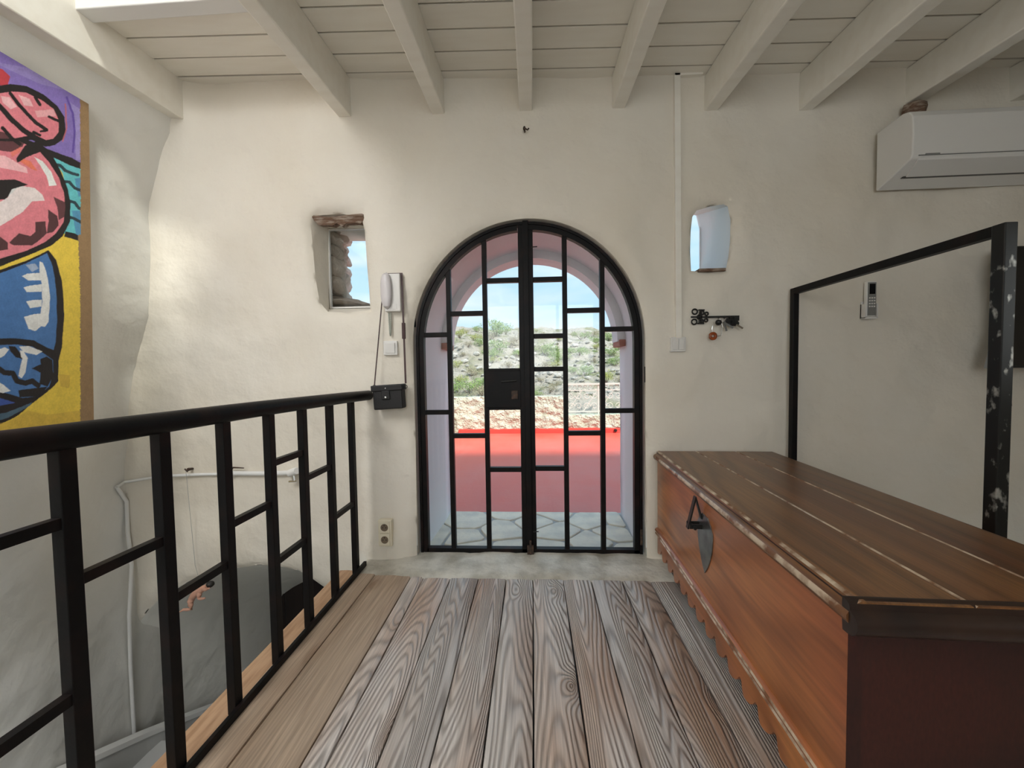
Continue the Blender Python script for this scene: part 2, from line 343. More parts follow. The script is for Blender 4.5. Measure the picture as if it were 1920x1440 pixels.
# --- door opening outlines -------------------------------------------------
dl = onY(787, 850, Y_DOOR).x; dr = onY(1203, 850, Y_DOOR).x; dt = onY(985, 418, Y_DOOR).z
dcx = (dl + dr) / 2; da = (dr - dl) / 2; dspring = dt - da * 1.06
def arch_outline(xl, xr, zb, zs, zt, n=40, inset=0.0):
    cx = (xl + xr) / 2; a = (xr - xl) / 2; b = zt - zs
    pts = [(xl, zb), (xl, zb + (zs - zb) * 0.33), (xl, zb + (zs - zb) * 0.66), (xl, zs)]
    for i in range(0, n + 1):
        t = math.pi * (1 - i / n); pts.append((cx + (a - inset) * math.cos(t), zs + (b - inset) * math.sin(t)))
    pts += [(xr, zs), (xr, zb + (zs - zb) * 0.66), (xr, zb + (zs - zb) * 0.33), (xr, zb)]
    return pts
ol = onY(843, 850, T_OUT).x; orr = onY(1163, 850, T_OUT).x; ot = onY(990, 497, T_OUT).z
door_in = arch_outline(dl - 0.012, dr + 0.012, -0.30, dspring, dt + 0.012)
door_mid = arch_outline((dl * 0.3 + ol * 0.7), (dr * 0.3 + orr * 0.7), -0.30, dspring, dt * 0.35 + (ot + 0.05) * 0.65)
oz_s = onY(1155, 640, 0.6).z
def as_out(inset):
    return arch_outline(ol, orr, -0.30, oz_s, ot + 0.055, inset=inset)

# --- small niche windows ----------------------------------------------------
def pxpoly(pts, y=0.0):
    return [((q := onY(a, b, y)).x, q.z) for a, b in pts]
w1_front = pxpoly([(612, 584), (596, 565), (588, 520), (583, 460), (579, 420), (586, 402), (630, 399), (674, 401), (681, 430), (686, 500), (690, 545), (692, 580), (650, 585)])
w1_back = pxpoly([(617, 579), (617, 560), (617, 520), (617, 480), (617, 445), (617, 428), (650, 428), (690, 430), (700, 445), (702, 500), (704, 545), (706, 578), (655, 579)], 0.17)
w1_out = pxpoly([(637, 572), (637, 560), (638, 530), (639, 500), (639, 470), (640, 453), (668, 452), (700, 452), (716, 480), (716, 510), (717, 545), (718, 574), (668, 574)], T_OUT)
w2_front = pxpoly([(1299, 506), (1297, 470), (1298, 430), (1301, 404), (1309, 392), (1335, 384), (1360, 380), (1368, 384), (1373, 410), (1372, 450), (1369, 480), (1364, 507), (1330, 508)])
w2_out = pxpoly([(1170, 520), (1170, 490), (1170, 460), (1170, 430), (1180, 404), (1220, 400), (1280, 400), (1305, 404), (1311, 430), (1311, 460), (1311, 490), (1311, 520), (1240, 520)], T_OUT)  # outer opening widened out of view to let more light onto the reveal

# --- stair arch below the door wall -----------------------------------------
st_front = [(-1.02, -3.2), (-1.02, -1.6), (-1.03, -0.6), (-1.08, -0.42), (-1.17, -0.29), (-1.277, -0.201), (-1.35, -0.145), (-1.429, -0.095), (-1.561, -0.067),
            (-1.672, -0.062), (-1.832, -0.087), (-1.969, -0.119), (-2.144, -0.182), (-2.322, -0.275), (-2.432, -0.379), (-2.52, -0.50), (-2.56, -1.6), (-2.56, -3.2)]
st_back = [(-1.02, -3.2), (-1.03, -1.9), (-1.04, -1.15), (-1.1, -1.0), (-1.18, -0.88), (-1.27, -0.80), (-1.36, -0.74), (-1.46, -0.70), (-1.56, -0.675),
           (-1.66, -0.665), (-1.76, -0.665), (-1.85, -0.672), (-1.966, -0.693), (-2.087, -0.756), (-2.185, -0.823), (-2.25, -0.95), (-2.285, -1.6), (-2.285, -3.2)]

def resample(poly, d=0.035):
    out = []
    for i in range(len(poly)):
        a = Vector(poly[i]); b = Vector(poly[(i + 1) % len(poly)]); n = max(1, int((b - a).length / d))
        for k in range(n): out.append(tuple(a + (b - a) * (k / n)))
    return out
def inside(P, poly):
    x, y = P[:, 0], P[:, 1]; r = np.zeros(len(P), bool); n = len(poly)
    for i in range(n):
        x0, y0 = poly[i]; x1, y1 = poly[(i + 1) % n]
        if y0 == y1: continue
        c = ((y0 > y) != (y1 > y)) & (x < (x1 - x0) * (y - y0) / (y1 - y0) + x0); r ^= c
    return r
def seg_dist(P, poly):
    best = np.full(len(P), 1e9); n = len(poly)
    for i in range(n):
        a = np.array(poly[i]); b = np.array(poly[(i + 1) % n]); ab = b - a; l2 = max(ab @ ab, 1e-12)
        t = np.clip(((P - a) @ ab) / l2, 0, 1); q = a + t[:, None] * ab
        best = np.minimum(best, np.hypot(*(P - q).T))
    return best
def face_with_holes(outline, holes, step):
    holes = [resample(h) for h in holes]
    ol_ = resample(outline, step)
    xs = [p[0] for p in outline]; zs = [p[1] for p in outline]
    G = np.array([(x + (step / 2 if k % 2 else 0), z) for k, z in enumerate(np.arange(min(zs) + step / 2, max(zs), step * 0.87)) for x in np.arange(min(xs) + step / 2, max(xs), step)])
    keep = inside(G, outline) & (seg_dist(G, outline) > step * 0.4)
    for h in holes: keep &= ~inside(G, h) & (seg_dist(G, h) > (0.085 if step < 0.2 else 0.02))
    rings = []
    if step < 0.2:
        for h in holes:
            n = len(h); ar = sum(h[i][0] * h[(i + 1) % n][1] - h[(i + 1) % n][0] * h[i][1] for i in range(n)); sg = 1 if ar > 0 else -1
            for off, st_ in ((0.012, 1), (0.028, 1), (0.055, 2)):
                for i in range(0, n, st_):
                    a = Vector(h[i - 1]); b = Vector(h[(i + 1) % n]); d = (b - a).normalized(); rings.append((h[i][0] + sg * d.y * off, h[i][1] - sg * d.x * off, off))
    if rings:
        RG = np.array(rings); kk = inside(RG[:, :2], outline) & (seg_dist(RG[:, :2], outline) > 0.01)
        for h in holes: kk &= ~inside(RG[:, :2], h) & (seg_dist(RG[:, :2], h) > RG[:, 2] * 0.85)
        G = np.concatenate([G[keep], RG[kk][:, :2]]); keep = np.ones(len(G), bool)
    pts = [Vector(p) for p in ol_]; edges = [(i, (i + 1) % len(ol_)) for i in range(len(ol_))]
    for h in holes:
        n = len(pts); pts += [Vector(p) for p in h]; edges += [(n + i, n + (i + 1) % len(h)) for i in range(len(h))]
    pts += [Vector((float(a), float(b))) for a, b in G[keep]]
    r = delaunay_2d_cdt(pts, edges, [], 0, 1e-5)
    V = np.array([(p[0], p[1]) for p in r[0]]); F = [tuple(f) for f in r[2]]
    C = np.array([V[list(f)].mean(axis=0) for f in F])
    ok = inside(C, outline)
    for h in holes: ok &= ~inside(C, h)
    return V, [f for f, k in zip(F, ok) if k], holes

outline = [(-2.75, -3.2), (-0.97, -3.2), (-0.97, -0.30), (3.75, -0.30), (3.75, 3.05), (-2.75, 3.05)]
def wall_dy(x, z):
    return 0.030 * fbm(x * 0.9 + 3, z * 0.9, 1.7, 3) + 0.010 * fbm(x * 3.1, z * 3.1, 5.2, 3)
door_hole = door_in + []
V, F, HO = face_with_holes(outline, [door_hole, w1_front, w2_front, st_front], 0.075)
hd = np.min([seg_dist(V, h) for h in HO], axis=0)
dd = seg_dist(V, HO[0])
wb_ = MB()
def corner_x(z):
    return interp(z, [-3, -0.4, 0.1, 0.5, 1.14, 1.45, 1.74, 2.1, 2.36, 2.52, 3.1], [-2.49, -2.49, -2.485, -2.46, -2.37, -2.24, -2.20, -2.165, -2.11, -2.035, -2.02])
def front_y(x, z, h):
    k = max(0.0, 1 - h / 0.06); y = wall_dy(x, z) * (1 - 0.8 * k) + 0.022 * k * k
    # rounded corner with the left wall, swelling at the left niche and at the base
    if z > -0.1: y -= 0.06 * max(0.0, 1 - (x - corner_x(z)) / 0.30) ** 2 * min(1, (z + 0.1) / 0.4)
    y -= 0.05 * math.exp(-((z - 1.85) / 0.5) ** 2) * max(0, 1 - abs(x + 1.9) / 0.5)
    y -= 0.020 * math.exp(-(z / 0.25) ** 2)
    return y
wb_.quad_add([(x, front_y(x, z, h), z) for (x, z), h in zip(V, hd)], F)
def fy(x, z): return front_y(x, z, 0.0)          # edge of a hole on the front face
# reveals of the door tunnel (front lip, rebate, tunnel, stepped outer arch)
def row(o, y, wob=0.0):
    return [(x + wob * fbm(x * 3, z * 3, y * 4, 2), y, z + wob * fbm(x * 3 + 9, z * 3, y * 4, 2)) for x, z in o]
wb_.loft([[(x, fy(x, z), z) for x, z in door_in], row(door_in, 0.045), row(door_in, 0.10)], 0)
tun = [row(door_in, 0.10)] + [row([(a[0] * (1 - t) + b[0] * t, a[1] * (1 - t) + b[1] * t) for a, b in zip(door_in, as_out(0.0))], 0.10 + (0.60 - 0.10) * t, 0.006 if 0 < t < 1 else 0) for t in (0.2, 0.4, 0.6, 0.8, 1.0)]
wb_.loft(tun, 1)
wb_.loft([row(as_out(0.0), 0.60), row(as_out(0.055), 0.60), row(as_out(0.055), T_OUT)], 1)
# niche reveals
def niche(front, back, out, yb, mi=0, mi2=0):
    c = lambda p: p + [p[0]]
    wb_.loft([[(x, fy(x, z), z) for x, z in c(front)], row(c([(a[0] * .5 + b[0] * .5, a[1] * .5 + b[1] * .5) for a, b in zip(front, back)]), yb * 0.5, 0.006), row(c(back), yb)], mi)
    if out: wb_.loft([row(c(back), yb), row(c(out), T_OUT)], mi2)
niche(w1_front, w1_back, w1_out, 0.17)
niche(w2_front, w2_out, None, T_OUT, 4)
# stair vault reveal, descending into the wall
vr = []
for t in (0, 0.04, 0.25, 0.5, 0.75, 1.0):
    vr.append([(a[0] * (1 - t) + b[0] * t, 0.95 * t + (fy(*a) if t == 0 else 0), a[1] * (1 - t) + b[1] * t) for a, b in zip(st_front, st_back)])
wb_.loft(vr, 2)
# outer face
V2, F2, _ = face_with_holes([(-2.75, -0.3), (3.75, -0.3), (3.75, 3.05), (-2.75, 3.05)], [as_out(0.055), w1_out, w2_out], 0.5)
wb_.quad_add([(x, T_OUT, z) for x, z in V2], F2, 3)
wall_back = wb_.build('wall_back', ['plaster', 'tunnel', 'vault', 'facade', 'white_reveal'], origin=(0, 0, 0), smooth=True)
tag(wall_back, 'thick whitewashed plaster wall with arched doorway and two small niche windows', kind='structure')
for s_, x in ((-1, ol), (1, orr)):
    MB().box(min(x, x - s_ * 0.045), max(x, x - s_ * 0.045), 0.585, T_OUT + 0.03, oz_s - 0.035, oz_s + 0.012).build('impost_tile', 'tile', wall_back, bevel=0.004)

# --- left wall --------------------------------------------------------------
def left_x(y, z):
    far = interp(z, [-3, -0.1, 0.4, 0.75, 2.36, 2.52, 3.1], [-2.42, -2.42, -2.28, -2.17, -2.115, -2.035, -2.02])
    k = min(1.0, max(0.0, (y + 0.62) / 0.5)); k = k * k * (3 - 2 * k)
    return far * (1 - k) + corner_x(z) * k + 0.018 * fbm(y * 1.1, z * 1.1, 8.3, 3) + 0.007 * fbm(y * 4, z * 4, 2.2, 3)
ys = np.arange(-4.4, 0.5, 0.08); zs = np.arange(-3.2, 3.06, 0.08)
lw = MB(); lw.loft([[(left_x(y, z), y, z) for y in ys] for z in zs])
wall_left = tag(lw.build('wall_left', 'plaster_side', origin=(-2.2, 0, 0), smooth=True), 'uneven whitewashed stairwell wall with the painting hung on it', kind='structure')
tag(MB().box(3.7, 3.85, -4.4, -3.1, -0.3, 3.05).box(3.7, 3.85, -2.1, 0.3, -0.3, 3.05).box(3.7, 3.85, -3.1, -2.1, -0.3, 1.0).box(3.7, 3.85, -3.1, -2.1, 2.1, 3.05).build('wall_right', 'plaster'), 'plaster wall closing the room on the television side', kind='structure')
tag(MB().box(-2.75, -0.9, -4.55, -4.4, -3.2, 3.05).box(1.1, 3.85, -4.55, -4.4, -3.2, 3.05).box(-0.9, 1.1, -4.55, -4.4, -3.2, 0.95).box(-0.9, 1.1, -4.55, -4.4, 2.25, 3.05).build('wall_rear', 'plaster'), 'plaster wall behind the viewer', kind='structure')
tag(MB().box(-1.055, -1.02, -4.4, -0.02, -3.2, -0.046).build('wall_stair', 'stair'), 'grey plaster wall under the floor edge beside the stairs', kind='structure')

# --- floor ------------------------------------------------------------------
Y_FEND = onZ(1000, 1086, 0.0).y
floor = MB().box(-1.018, 3.7, -4.4, Y_FEND + 0.02, -0.16, -0.036).build('floor', 'dark_wood')
tag(floor, 'old wooden plank floor running toward the glazed door', kind='structure')
def plank(x0, x1, y0, y1, z0, z1, m, name='plank', wob=0.0025, parent=floor, tilt=0.0):
    b = MB(); rows = []
    n = max(2, int((y1 - y0) / 0.12))
    for i in range(n + 1):
        y = y0 + (y1 - y0) * i / n
        wl = wob * fbm(x0 * 9, y * 2.3, 0.3, 3); wr_ = wob * fbm(x1 * 9, y * 2.3, 7.3, 3)
        a, c = x0 + wl, x1 + wr_; e = 0.004
        zz = z1 + 0.0015 * fbm(x0 * 5, y * 1.7, 3, 2)
        rows.append([(a, y, z0), (a, y, zz - e), (a + e, y, zz - 0.001), ((a + c) / 2, y, zz + 0.001), (c - e, y, zz - 0.001 + tilt), (c, y, zz - e), (c, y, z0)])
    b.loft(rows, flip=True, close=True)
    k = len(rows[0]); nv = len(b.v)
    b.f += [tuple(range(k)), tuple(nv - k + i for i in reversed(range(k)))]; b.m += [0, 0]
    return b.build(name, m, parent, smooth=True)
ends = [706, 772, 794, 844, 897, 949, 1000, 1056, 1108, 1166, 1219]
edges_x = [onY(p, 1086, Y_FEND).x for p in ends]
edges_x[0] = -0.872; edges_x[1] = -0.668
while edges_x[-1] < 3.5: edges_x.append(edges_x[-1] + 0.155)
g = 0.0028
plank(-1.0, edges_x[0] - g, -4.3, Y_FEND + 0.03, -0.036, 0.0, 'plank_smooth')
for i in range(len(edges_x) - 1):
    plank(edges_x[i] + g, edges_x[i + 1] - g, -4.3, Y_FEND - 0.004 * rng.random() - (0 if i > 1 else -0.02), -0.036, 0.003 * (rng.random() - 0.5), 'plank_smooth' if i in (0,) else 'plank')
nos = plank(-1.092, -1.003, -4.3, Y_FEND + 0.07, -0.045, -0.004, 'nosing', 'nosing')

# threshold slab
th = MB(); rows = []
tx = np.linspace(-0.99, 0.80, 40)
for y, dz in ((-4e-3 + Y_FEND, -0.05), (Y_FEND, -0.006), (Y_FEND + 0.02, 0.004), (Y_FEND + 0.07, 0.008), (-0.06, 0.010), (0.02, 0.012), (0.12, 0.010), (0.12, -0.1)):
    rows.append([(x, y + (0.010 * fbm(x * 5, 0, 0, 3) if y < Y_FEND + 0.01 else 0), dz + 0.008 * fbm(x * 4, y * 6, 3.3, 4) - (0.010 if x < -0.8 else 0)) for x in tx])
th.loft(rows)
thr = tag(th.build('trim_1', 'concrete', smooth=True), 'worn grey stone threshold slab under the glazed door', kind='structure')

# --- ceiling ----------------------------------------------------------------
CZ0, CSL = onY(985, 147).z, 0.072               # height at the wall, slope
def cz(y, x=-0.02): return CZ0 + CSL * y - 0.036 * (x + 0.02)
SK_X0, SK_X1, SK_Y1, SK_Y0 = -1.95, -1.13, -0.56, -3.65   # skylight opening
ceil = MB().box(-1.15, 3.75, -4.4, 0.02, 3.06, 3.10).box(-2.75, -1.15, SK_Y1 + 0.06, 0.02, 3.06, 3.10).box(-2.75, -1.15, -4.4, SK_Y0 - 0.06, 3.06, 3.10).build('ceiling', 'dark_wood')
tag(ceil, 'cream painted board ceiling carried on sloping beams', kind='structure')
bw = 0.139; y = 0.067; first = True
while y > -4.4:
    y0, y1 = y - bw + 0.0048, y - 0.0048
    def board(xa, xb):
        b = MB(); n = 14; rows = []
        tilt = 0.006
        for i in range(n + 1):
            x = xa + (xb - xa) * i / n; w = 0.0022 * fbm(x * 1.3, y * 7, 1, 3)
            rows.append([(x, y0 + w, cz(y0, x)), (x, y1 + w, cz(y1, x)), (x, y1 + w, cz(y1, x) + 0.03), (x, y0 + w, cz(y0, x) + 0.03)])
        b.loft(rows, close=True); nv = len(b.v); b.f += [(0, 1, 2, 3), (nv - 1, nv - 2, nv - 3, nv - 4)]; b.m += [0, 0]
        b.build('board', 'painted_wood', ceil)
    if y1 < SK_Y1 + 0.10 and y1 > SK_Y0:
        board(-1.12, 3.68)
    else: board(-2.12, 3.68)
    y -= bw
def beam(xc, w, zb, zt, y0, y1, mt='painted_wood', lab='beam'):
    b = MB(); n = 16; rows = []
    for i in range(n + 1):
        yy = y0 + (y1 - y0) * i / n; k = CSL * yy; wx = 0.003 * fbm(xc * 3, yy * 1.5, 4, 2)
        rows.append([(xc - w / 2 + wx, yy, zb + k), (xc + w / 2 + wx, yy, zb + k), (xc + w / 2 + wx, yy, zt + k), (xc - w / 2 + wx, yy, zt + k)])
    b.loft(rows, close=True, flip=True); nv = len(b.v); b.f += [(0, 1, 2, 3), (nv - 1, nv - 2, nv - 3, nv - 4)]; b.m += [0, 0]
    return b.build(lab, mt, ceil, bevel=0.006)
for px, py in ((650, 223), (822, 214), (986, 207), (1160, 201), (1336, 204), (1514, 203), (1708, 196), (1905, 190)):
    q = onY(px, py, -0.01); beam(q.x, 0.072, q.z, cz(0, q.x) - 0.001, -4.38, 0.03)
xl_ = onY(1905, 190).x + 0.55; beam(xl_, 0.072, 2.40, cz(0, xl_) - 0.001, -4.38, 0.03)
q = onY(352, 228, -0.02)
beam(q.x - 0.10, 0.20, q.z, 3.0, -4.38, 0.0, 'painted_wood', 'wall_plate')

# --- skylight (shaft, frame, glass) -----------------------------------------
sky = empty('window_3', (-1.54, -1.4, 2.7)); tag(sky, 'skylight shaft in the ceiling above the stairs', kind='structure')
zt_ = 3.30
MB().box(SK_X0 - 0.25, -1.12, SK_Y1, SK_Y1 + 0.07, cz(SK_Y1, -1.6) - 0.022, zt_).build('shaft_board', 'white_wood', sky, bevel=0.004)
MB().box(SK_X0 - 0.25, -1.12, SK_Y0 - 0.10, SK_Y0, cz(SK_Y0, -1.6) - 0.02, zt_).build('shaft_board', 'white_wood', sky, bevel=0.004)
MB().quad_add([(x, y, z) for x in (SK_X1, SK_X1 + 0.03) for y, z in ((SK_Y0, cz(SK_Y0, -1.1)), (SK_Y1, cz(SK_Y1, -1.1)), (SK_Y1, zt_), (SK_Y0, zt_))], [(0, 1, 2, 3), (7, 6, 5, 4), (0, 4, 5, 1), (1, 5, 6, 2), (2, 6, 7, 3), (3, 7, 4, 0)]).build('shaft_board', 'white_wood', sky)
MB().box(SK_X0 - 0.12, SK_X0 - 0.04, SK_Y0, SK_Y1, 2.85, zt_).build('shaft_board', 'white_wood', sky)
MB().box(SK_X0 - 0.10, SK_X1 + 0.05, SK_Y0 - 0.05, SK_Y1 + 0.05, zt_, zt_ + 0.006).build('pane', 'dimmed_glass', sky)
roof = MB().box(-1.10, 3.85, -4.55, 0.92, 3.11, 3.27).box(-2.75, -1.10, SK_Y1 + 0.10, 0.92, 3.11, 3.27).box(-2.75, -1.10, -4.55, SK_Y0 - 0.1, 3.11, 3.27).box(-2.75, SK_X0 - 0.12, SK_Y0 - 0.1, SK_Y1 + 0.1, 3.06, 3.27)
tag(roof.build('roof', 'roof'), 'flat roof slab over the room', kind='structure')

# --- staircase --------------------------------------------------------------
stairs = empty('staircase', (-1.65, -0.5, -2.0)); tag(stairs, 'grey plastered stairs descending beside the railing toward the lower arch', kind='structure')
for i in range(10):
    MB().box(-2.40, -1.06, -2.378 + 0.34 * i, min(0.9, -2.378 + 0.34 * (i + 1)), -2.4, -0.17 * (i + 1)).build('step', 'stair', stairs, bevel=0.008)
def pz(y): return -0.5 * (y + 2.378)
pl = MB(); yy = np.linspace(-2.3, 0.9, 14)
def sx(y): return -2.365 if y < 0 else -2.365 + 0.15 * (y / 0.9)
pl.loft([[(sx(y), y, pz(y) - 0.35) for y in yy], [(sx(y), y, pz(y) + 0.055) for y in yy]]); pl.build('stair_plinth', 'stair', stairs)
sk_ = MB(); sk_.loft([[(sx(y) - 0.05, y, pz(y) + 0.055) for y in yy], [(sx(y) + 0.006, y, pz(y) + 0.055) for y in yy], [(sx(y) + 0.006, y, pz(y) + 0.085) for y in yy], [(sx(y) - 0.05, y, pz(y) + 0.09) for y in yy]], close=False)
tag(sk_.build('baseboard_left', 'white_wood'), 'narrow white ledge following the stairs along the wall', kind='structure')
door2 = empty('door_2', (-1.55, 0.93, -2.0)); tag(door2, 'very dark wooden door at the bottom of the stair arch', kind='structure')
for i in range(8):
    x0 = -2.34 + i * 0.168; MB().box(x0 + 0.002, x0 + 0.166, 0.935, 0.97, -3.2, -0.55).build('board', 'dark_wood', door2, bevel=0.004)

# ================================================================== GLAZED IRON DOOR
door = empty('door_1', (dcx, Y_DOOR, 0.0)); tag(door, 'arched black iron double door glazed with clear panes', kind='structure')
zbot = onY(990, 1038, Y_DOOR).z
yd0, yd1 = Y_DOOR - 0.018, Y_DOOR + 0.022
def ztop(x, off=0.0):
    t = max(0.0, 1 - ((x - dcx) / (da - off)) ** 2); return dspring + (da * 1.06 - off) * math.sqrt(t)
# fixed outer frame following the arch
def arch_strip(off0, off1, ya, yb, x0=None, x1=None, n=40, zb=zbot):
    b = MB(); rows = []
    po = arch_outline(dl + off0, dr - off0, zb, dspring, dt - off0, n); pi = arch_outline(dl + off1, dr - off1, zb, dspring, dt - off1, n)
    if x0 is not None:
        idx = [i for i in range(len(po)) if x0 <= (po[i][0] + pi[i][0]) / 2 <= x1]; po = [po[i] for i in idx]; pi = [pi[i] for i in idx]
    for o_, i_ in zip(po, pi):
        rows.append([(o_[0], ya, o_[1]), (i_[0], ya, i_[1]), (i_[0], yb, i_[1]), (o_[0], yb, o_[1])])
    b.loft(rows, close=True); nv = len(b.v); b.f += [(0, 1, 2, 3), (nv - 4, nv - 3, nv - 2, nv - 1)]; b.m += [0, 0]
    return b
arch_strip(0.0, 0.016, yd0 - 0.006, yd1 + 0.01).build('frame', 'iron', door, smooth=True)
MB().box(dl, dr, yd0 + 0.01, yd1 + 0.01, zbot - 0.016, zbot + 0.004).build('bottom_rail', 'iron', door)
cxt = onY(986, 640, Y_DOOR).x
MID = onY(988, 740, Y_DOOR).x
xs_l = [onY(p, 770, Y_DOOR).x for p in (846, 913)]; xs_r = [onY(p, 770, Y_DOOR).x for p in (1061, 1130)]
BW = 0.027
def leaf(side):
    lf = empty('leaf', ((dl + MID) / 2 if side < 0 else (dr + MID) / 2, Y_DOOR, zbot), parent=door)
    if side < 0: x0, x1 = dl + 0.016, MID + 0.006
    else: x0, x1 = MID + 0.008, dr - 0.016
    # arched outer stile
    if side < 0: arch_strip(0.017, 0.045, yd0, yd1, -9, MID, zb=zbot + 0.006).build('leaf_frame', 'iron', lf, smooth=True)
    else: arch_strip(0.017, 0.045, yd0, yd1, MID, 9, zb=zbot + 0.006).build('leaf_frame', 'iron', lf, smooth=True)
    MB().box(x0 + 0.02, x1, yd0, yd1, zbot + 0.006, zbot + 0.036).build('bottom_bar', 'iron', lf, bevel=0.002)
    if side < 0:
        MB().box(MID - 0.040, MID + 0.006, yd0, yd1, zbot + 0.006, ztop(MID) - 0.012).build('meeting_stile', 'iron', lf, bevel=0.002)
        MB().box(MID - 0.012, MID + 0.020, yd0 - 0.012, yd0 + 0.002, zbot + 0.02, ztop(MID) + 0.004).build('cover_strip', 'iron', lf, bevel=0.002)
        colx = [(x0 + 0.026, xs_l[0]), (xs_l[0], xs_l[1]), (xs_l[1], MID - 0.040)]
        barsy = [[628, 773], [588, 817], [526, 695, 764, 880]]
    else:
        MB().box(MID + 0.010, MID + 0.046, yd0 + 0.004, yd1, zbot + 0.006, ztop(MID) - 0.012).build('meeting_stile', 'iron', lf, bevel=0.002)
        colx = [(MID + 0.046, xs_r[0]), (xs_r[0], xs_r[1]), (xs_r[1], x1 - 0.026)]
        barsy = [[524, 630, 692, 878], [582, 812], [617, 770]]
    for xm in (xs_l if side < 0 else xs_r):
        MB().box(xm - BW / 2, xm + BW / 2, yd0 + 0.004, yd1, zbot + 0.03, ztop(xm, 0.03)).build('glazing_bar', 'iron', lf, bevel=0.002)
    for (a, c), bl in zip(colx, barsy):
        zz = [onY(960 + ((a + c) / 2 - onY(960, p, Y_DOOR).x) * 319, p, Y_DOOR).z for p in bl]
        for z in zz:
            MB().box(a, c, yd0 + 0.006, yd1 - 0.002, z - BW / 2, z + BW / 2).build('glazing_bar', 'iron', lf, bevel=0.002)
        lev = [ztop((a + c) / 2) + 9] + zz + [zbot + 0.03]
        for k in range(len(lev) - 1):
            if side < 0 and len(bl) == 4 and k == 2:
                lp = MB().box(a - 0.006, c + 0.006, yd0 - 0.002, yd1 - 0.004, lev[3], lev[2]).build('lock_panel', 'iron', lf, bevel=0.003)
                MB().box(c - 0.05, c - 0.012, yd0 - 0.012, yd0 - 0.001, lev[3] + 0.05, lev[3] + 0.10).build('escutcheon', 'rust', lp, bevel=0.003)
                MB().tube([(a + 0.09, yd0 - 0.008, (lev[2] + lev[3]) / 2 + 0.045), (c - 0.02, yd0 - 0.008, (lev[2] + lev[3]) / 2 + 0.05)], 0.006).build('latch_bar', 'iron_plain', lp, smooth=True)
                continue
            lo = lev[k + 1] + 0.004
            if k == 0: top = [(x, ztop(x, 0.03)) for x in np.linspace(a, c, 10)]
            else: top = [(a, lev[k]), (c, lev[k])]
            poly = [(a, lo), (c, lo)] + list(reversed(top))
            MB().prism(poly, (0, Y_DOOR + 0.004, 0), (1, 0, 0), (0, 0, 1), (0, 1, 0), 0, 0.003).build('pane', 'glass', lf)
    return lf
lf_l, lf_r = leaf(-1), leaf(1)
hg = [(780, 600), (779, 860), (781, 1003), (1208, 702), (1200, 1003)]
for px, py in hg:
    q = onY(px, py, Y_DOOR)
    h = MB().tube([(q.x, yd0 - 0.012, q.z - 0.045), (q.x, yd0 - 0.012, q.z + 0.045)], 0.008, 10)
    h.build('hinge', 'rust' if py > 1000 else 'iron', lf_l if px < 1000 else lf_r, smooth=True)
q = onY(995, 1020, Y_DOOR)
MB().box(q.x - 0.020, q.x + 0.018, yd0 - 0.026, yd0 - 0.011, q.z - 0.065, q.z + 0.010).box(q.x - 0.006, q.x + 0.006, yd0 - 0.030, yd0 - 0.012, q.z - 0.075, q.z + 0.04).build('floor_bolt', 'rust', lf_l, bevel=0.003)
for px, py in ((1000, 465), (1003, 995)):
    q = onY(px, py, Y_DOOR); MB().tube([(q.x - 0.01, yd0, q.z), (q.x + 0.022, yd0 + 0.002, q.z + 0.002)], 0.003, 6).build('catch_pin', 'iron_plain', lf_r)

# ================================================================== NICHE WINDOWS
win1 = empty('window_1', ((w1_front[0][0] + w1_front[9][0]) / 2, 0.17, w1_front[0][1])); tag(win1, 'small niche window with exposed lintel and rough stone outside', kind='structure')
def rect_frame(b, x0, x1, z0, z1, w, ya, yb):
    b.box(x0, x1, ya, yb, z0, z0 + w).box(x0, x1, ya, yb, z1 - w, z1).box(x0, x0 + w, ya, yb, z0 + w, z1 - w).box(x1 - w, x1, ya, yb, z0 + w, z1 - w); return b
bx0, bx1 = w1_back[2][0], w1_back[9][0]; bz0, bz1 = w1_back[0][1], w1_back[6][1]
rect_frame(MB(), bx0, bx1, bz0, bz1, 0.010, 0.165, 0.185).build('frame', 'plastic_white', win1)
MB().box(bx0 + 0.008, bx1 - 0.008, 0.173, 0.177, bz0 + 0.008, bz1 - 0.008).build('pane', 'glass', win1)
# exposed lintel
lt = MB(); rows = []
for i in range(12):
    t = i / 11; q = onY(584 + 96 * t, 405 + 3 * math.sin(t * 5), -0.01); hh = 0.038 + 0.016 * fbm(t * 6, 0, 2, 3) - (0.02 if i in (0, 11) else 0)
    rows.append([(q.x, -0.006, q.z - 0.002), (q.x, 0.012, q.z - hh), (q.x, 0.06, q.z - hh + 0.004), (q.x, 0.06, q.z + 0.02), (q.x, 0.01, q.z + 0.012)])
lt.loft(rows, close=True, flip=True); nv = len(lt.v); lt.f += [(0, 1, 2, 3, 4), tuple(nv - 5 + k for k in reversed(range(5)))]; lt.m += [0, 0]
lt.build('lintel', 'lintel', win1)
def rock(b, c, r, sc, seed, sub=2):
    bm = bmesh.new(); bmesh.ops.create_icosphere(bm, subdivisions=sub, radius=1.0)
    vs_ = []
    for v in bm.verts:
        p = v.co.normalized(); k = 1 + 0.28 * noise.noise(p * 1.6 + Vector((seed, 0, 0))) + 0.12 * noise.noise(p * 4 + Vector((0, seed, 0)))
        k = round(k * 9) / 9 * 0.4 + k * 0.6
        vs_.append(Vector(c) + Vector((p.x * sc[0], p.y * sc[1], p.z * sc[2])) * (k * r))
    f = [tuple(v.index for v in fc.verts) for fc in bm.faces]; bm.free()
    return b.quad_add(vs_, f)
oz0, oz1 = w1_out[0][1], w1_out[6][1]
k = 0; z = oz0 - 0.01
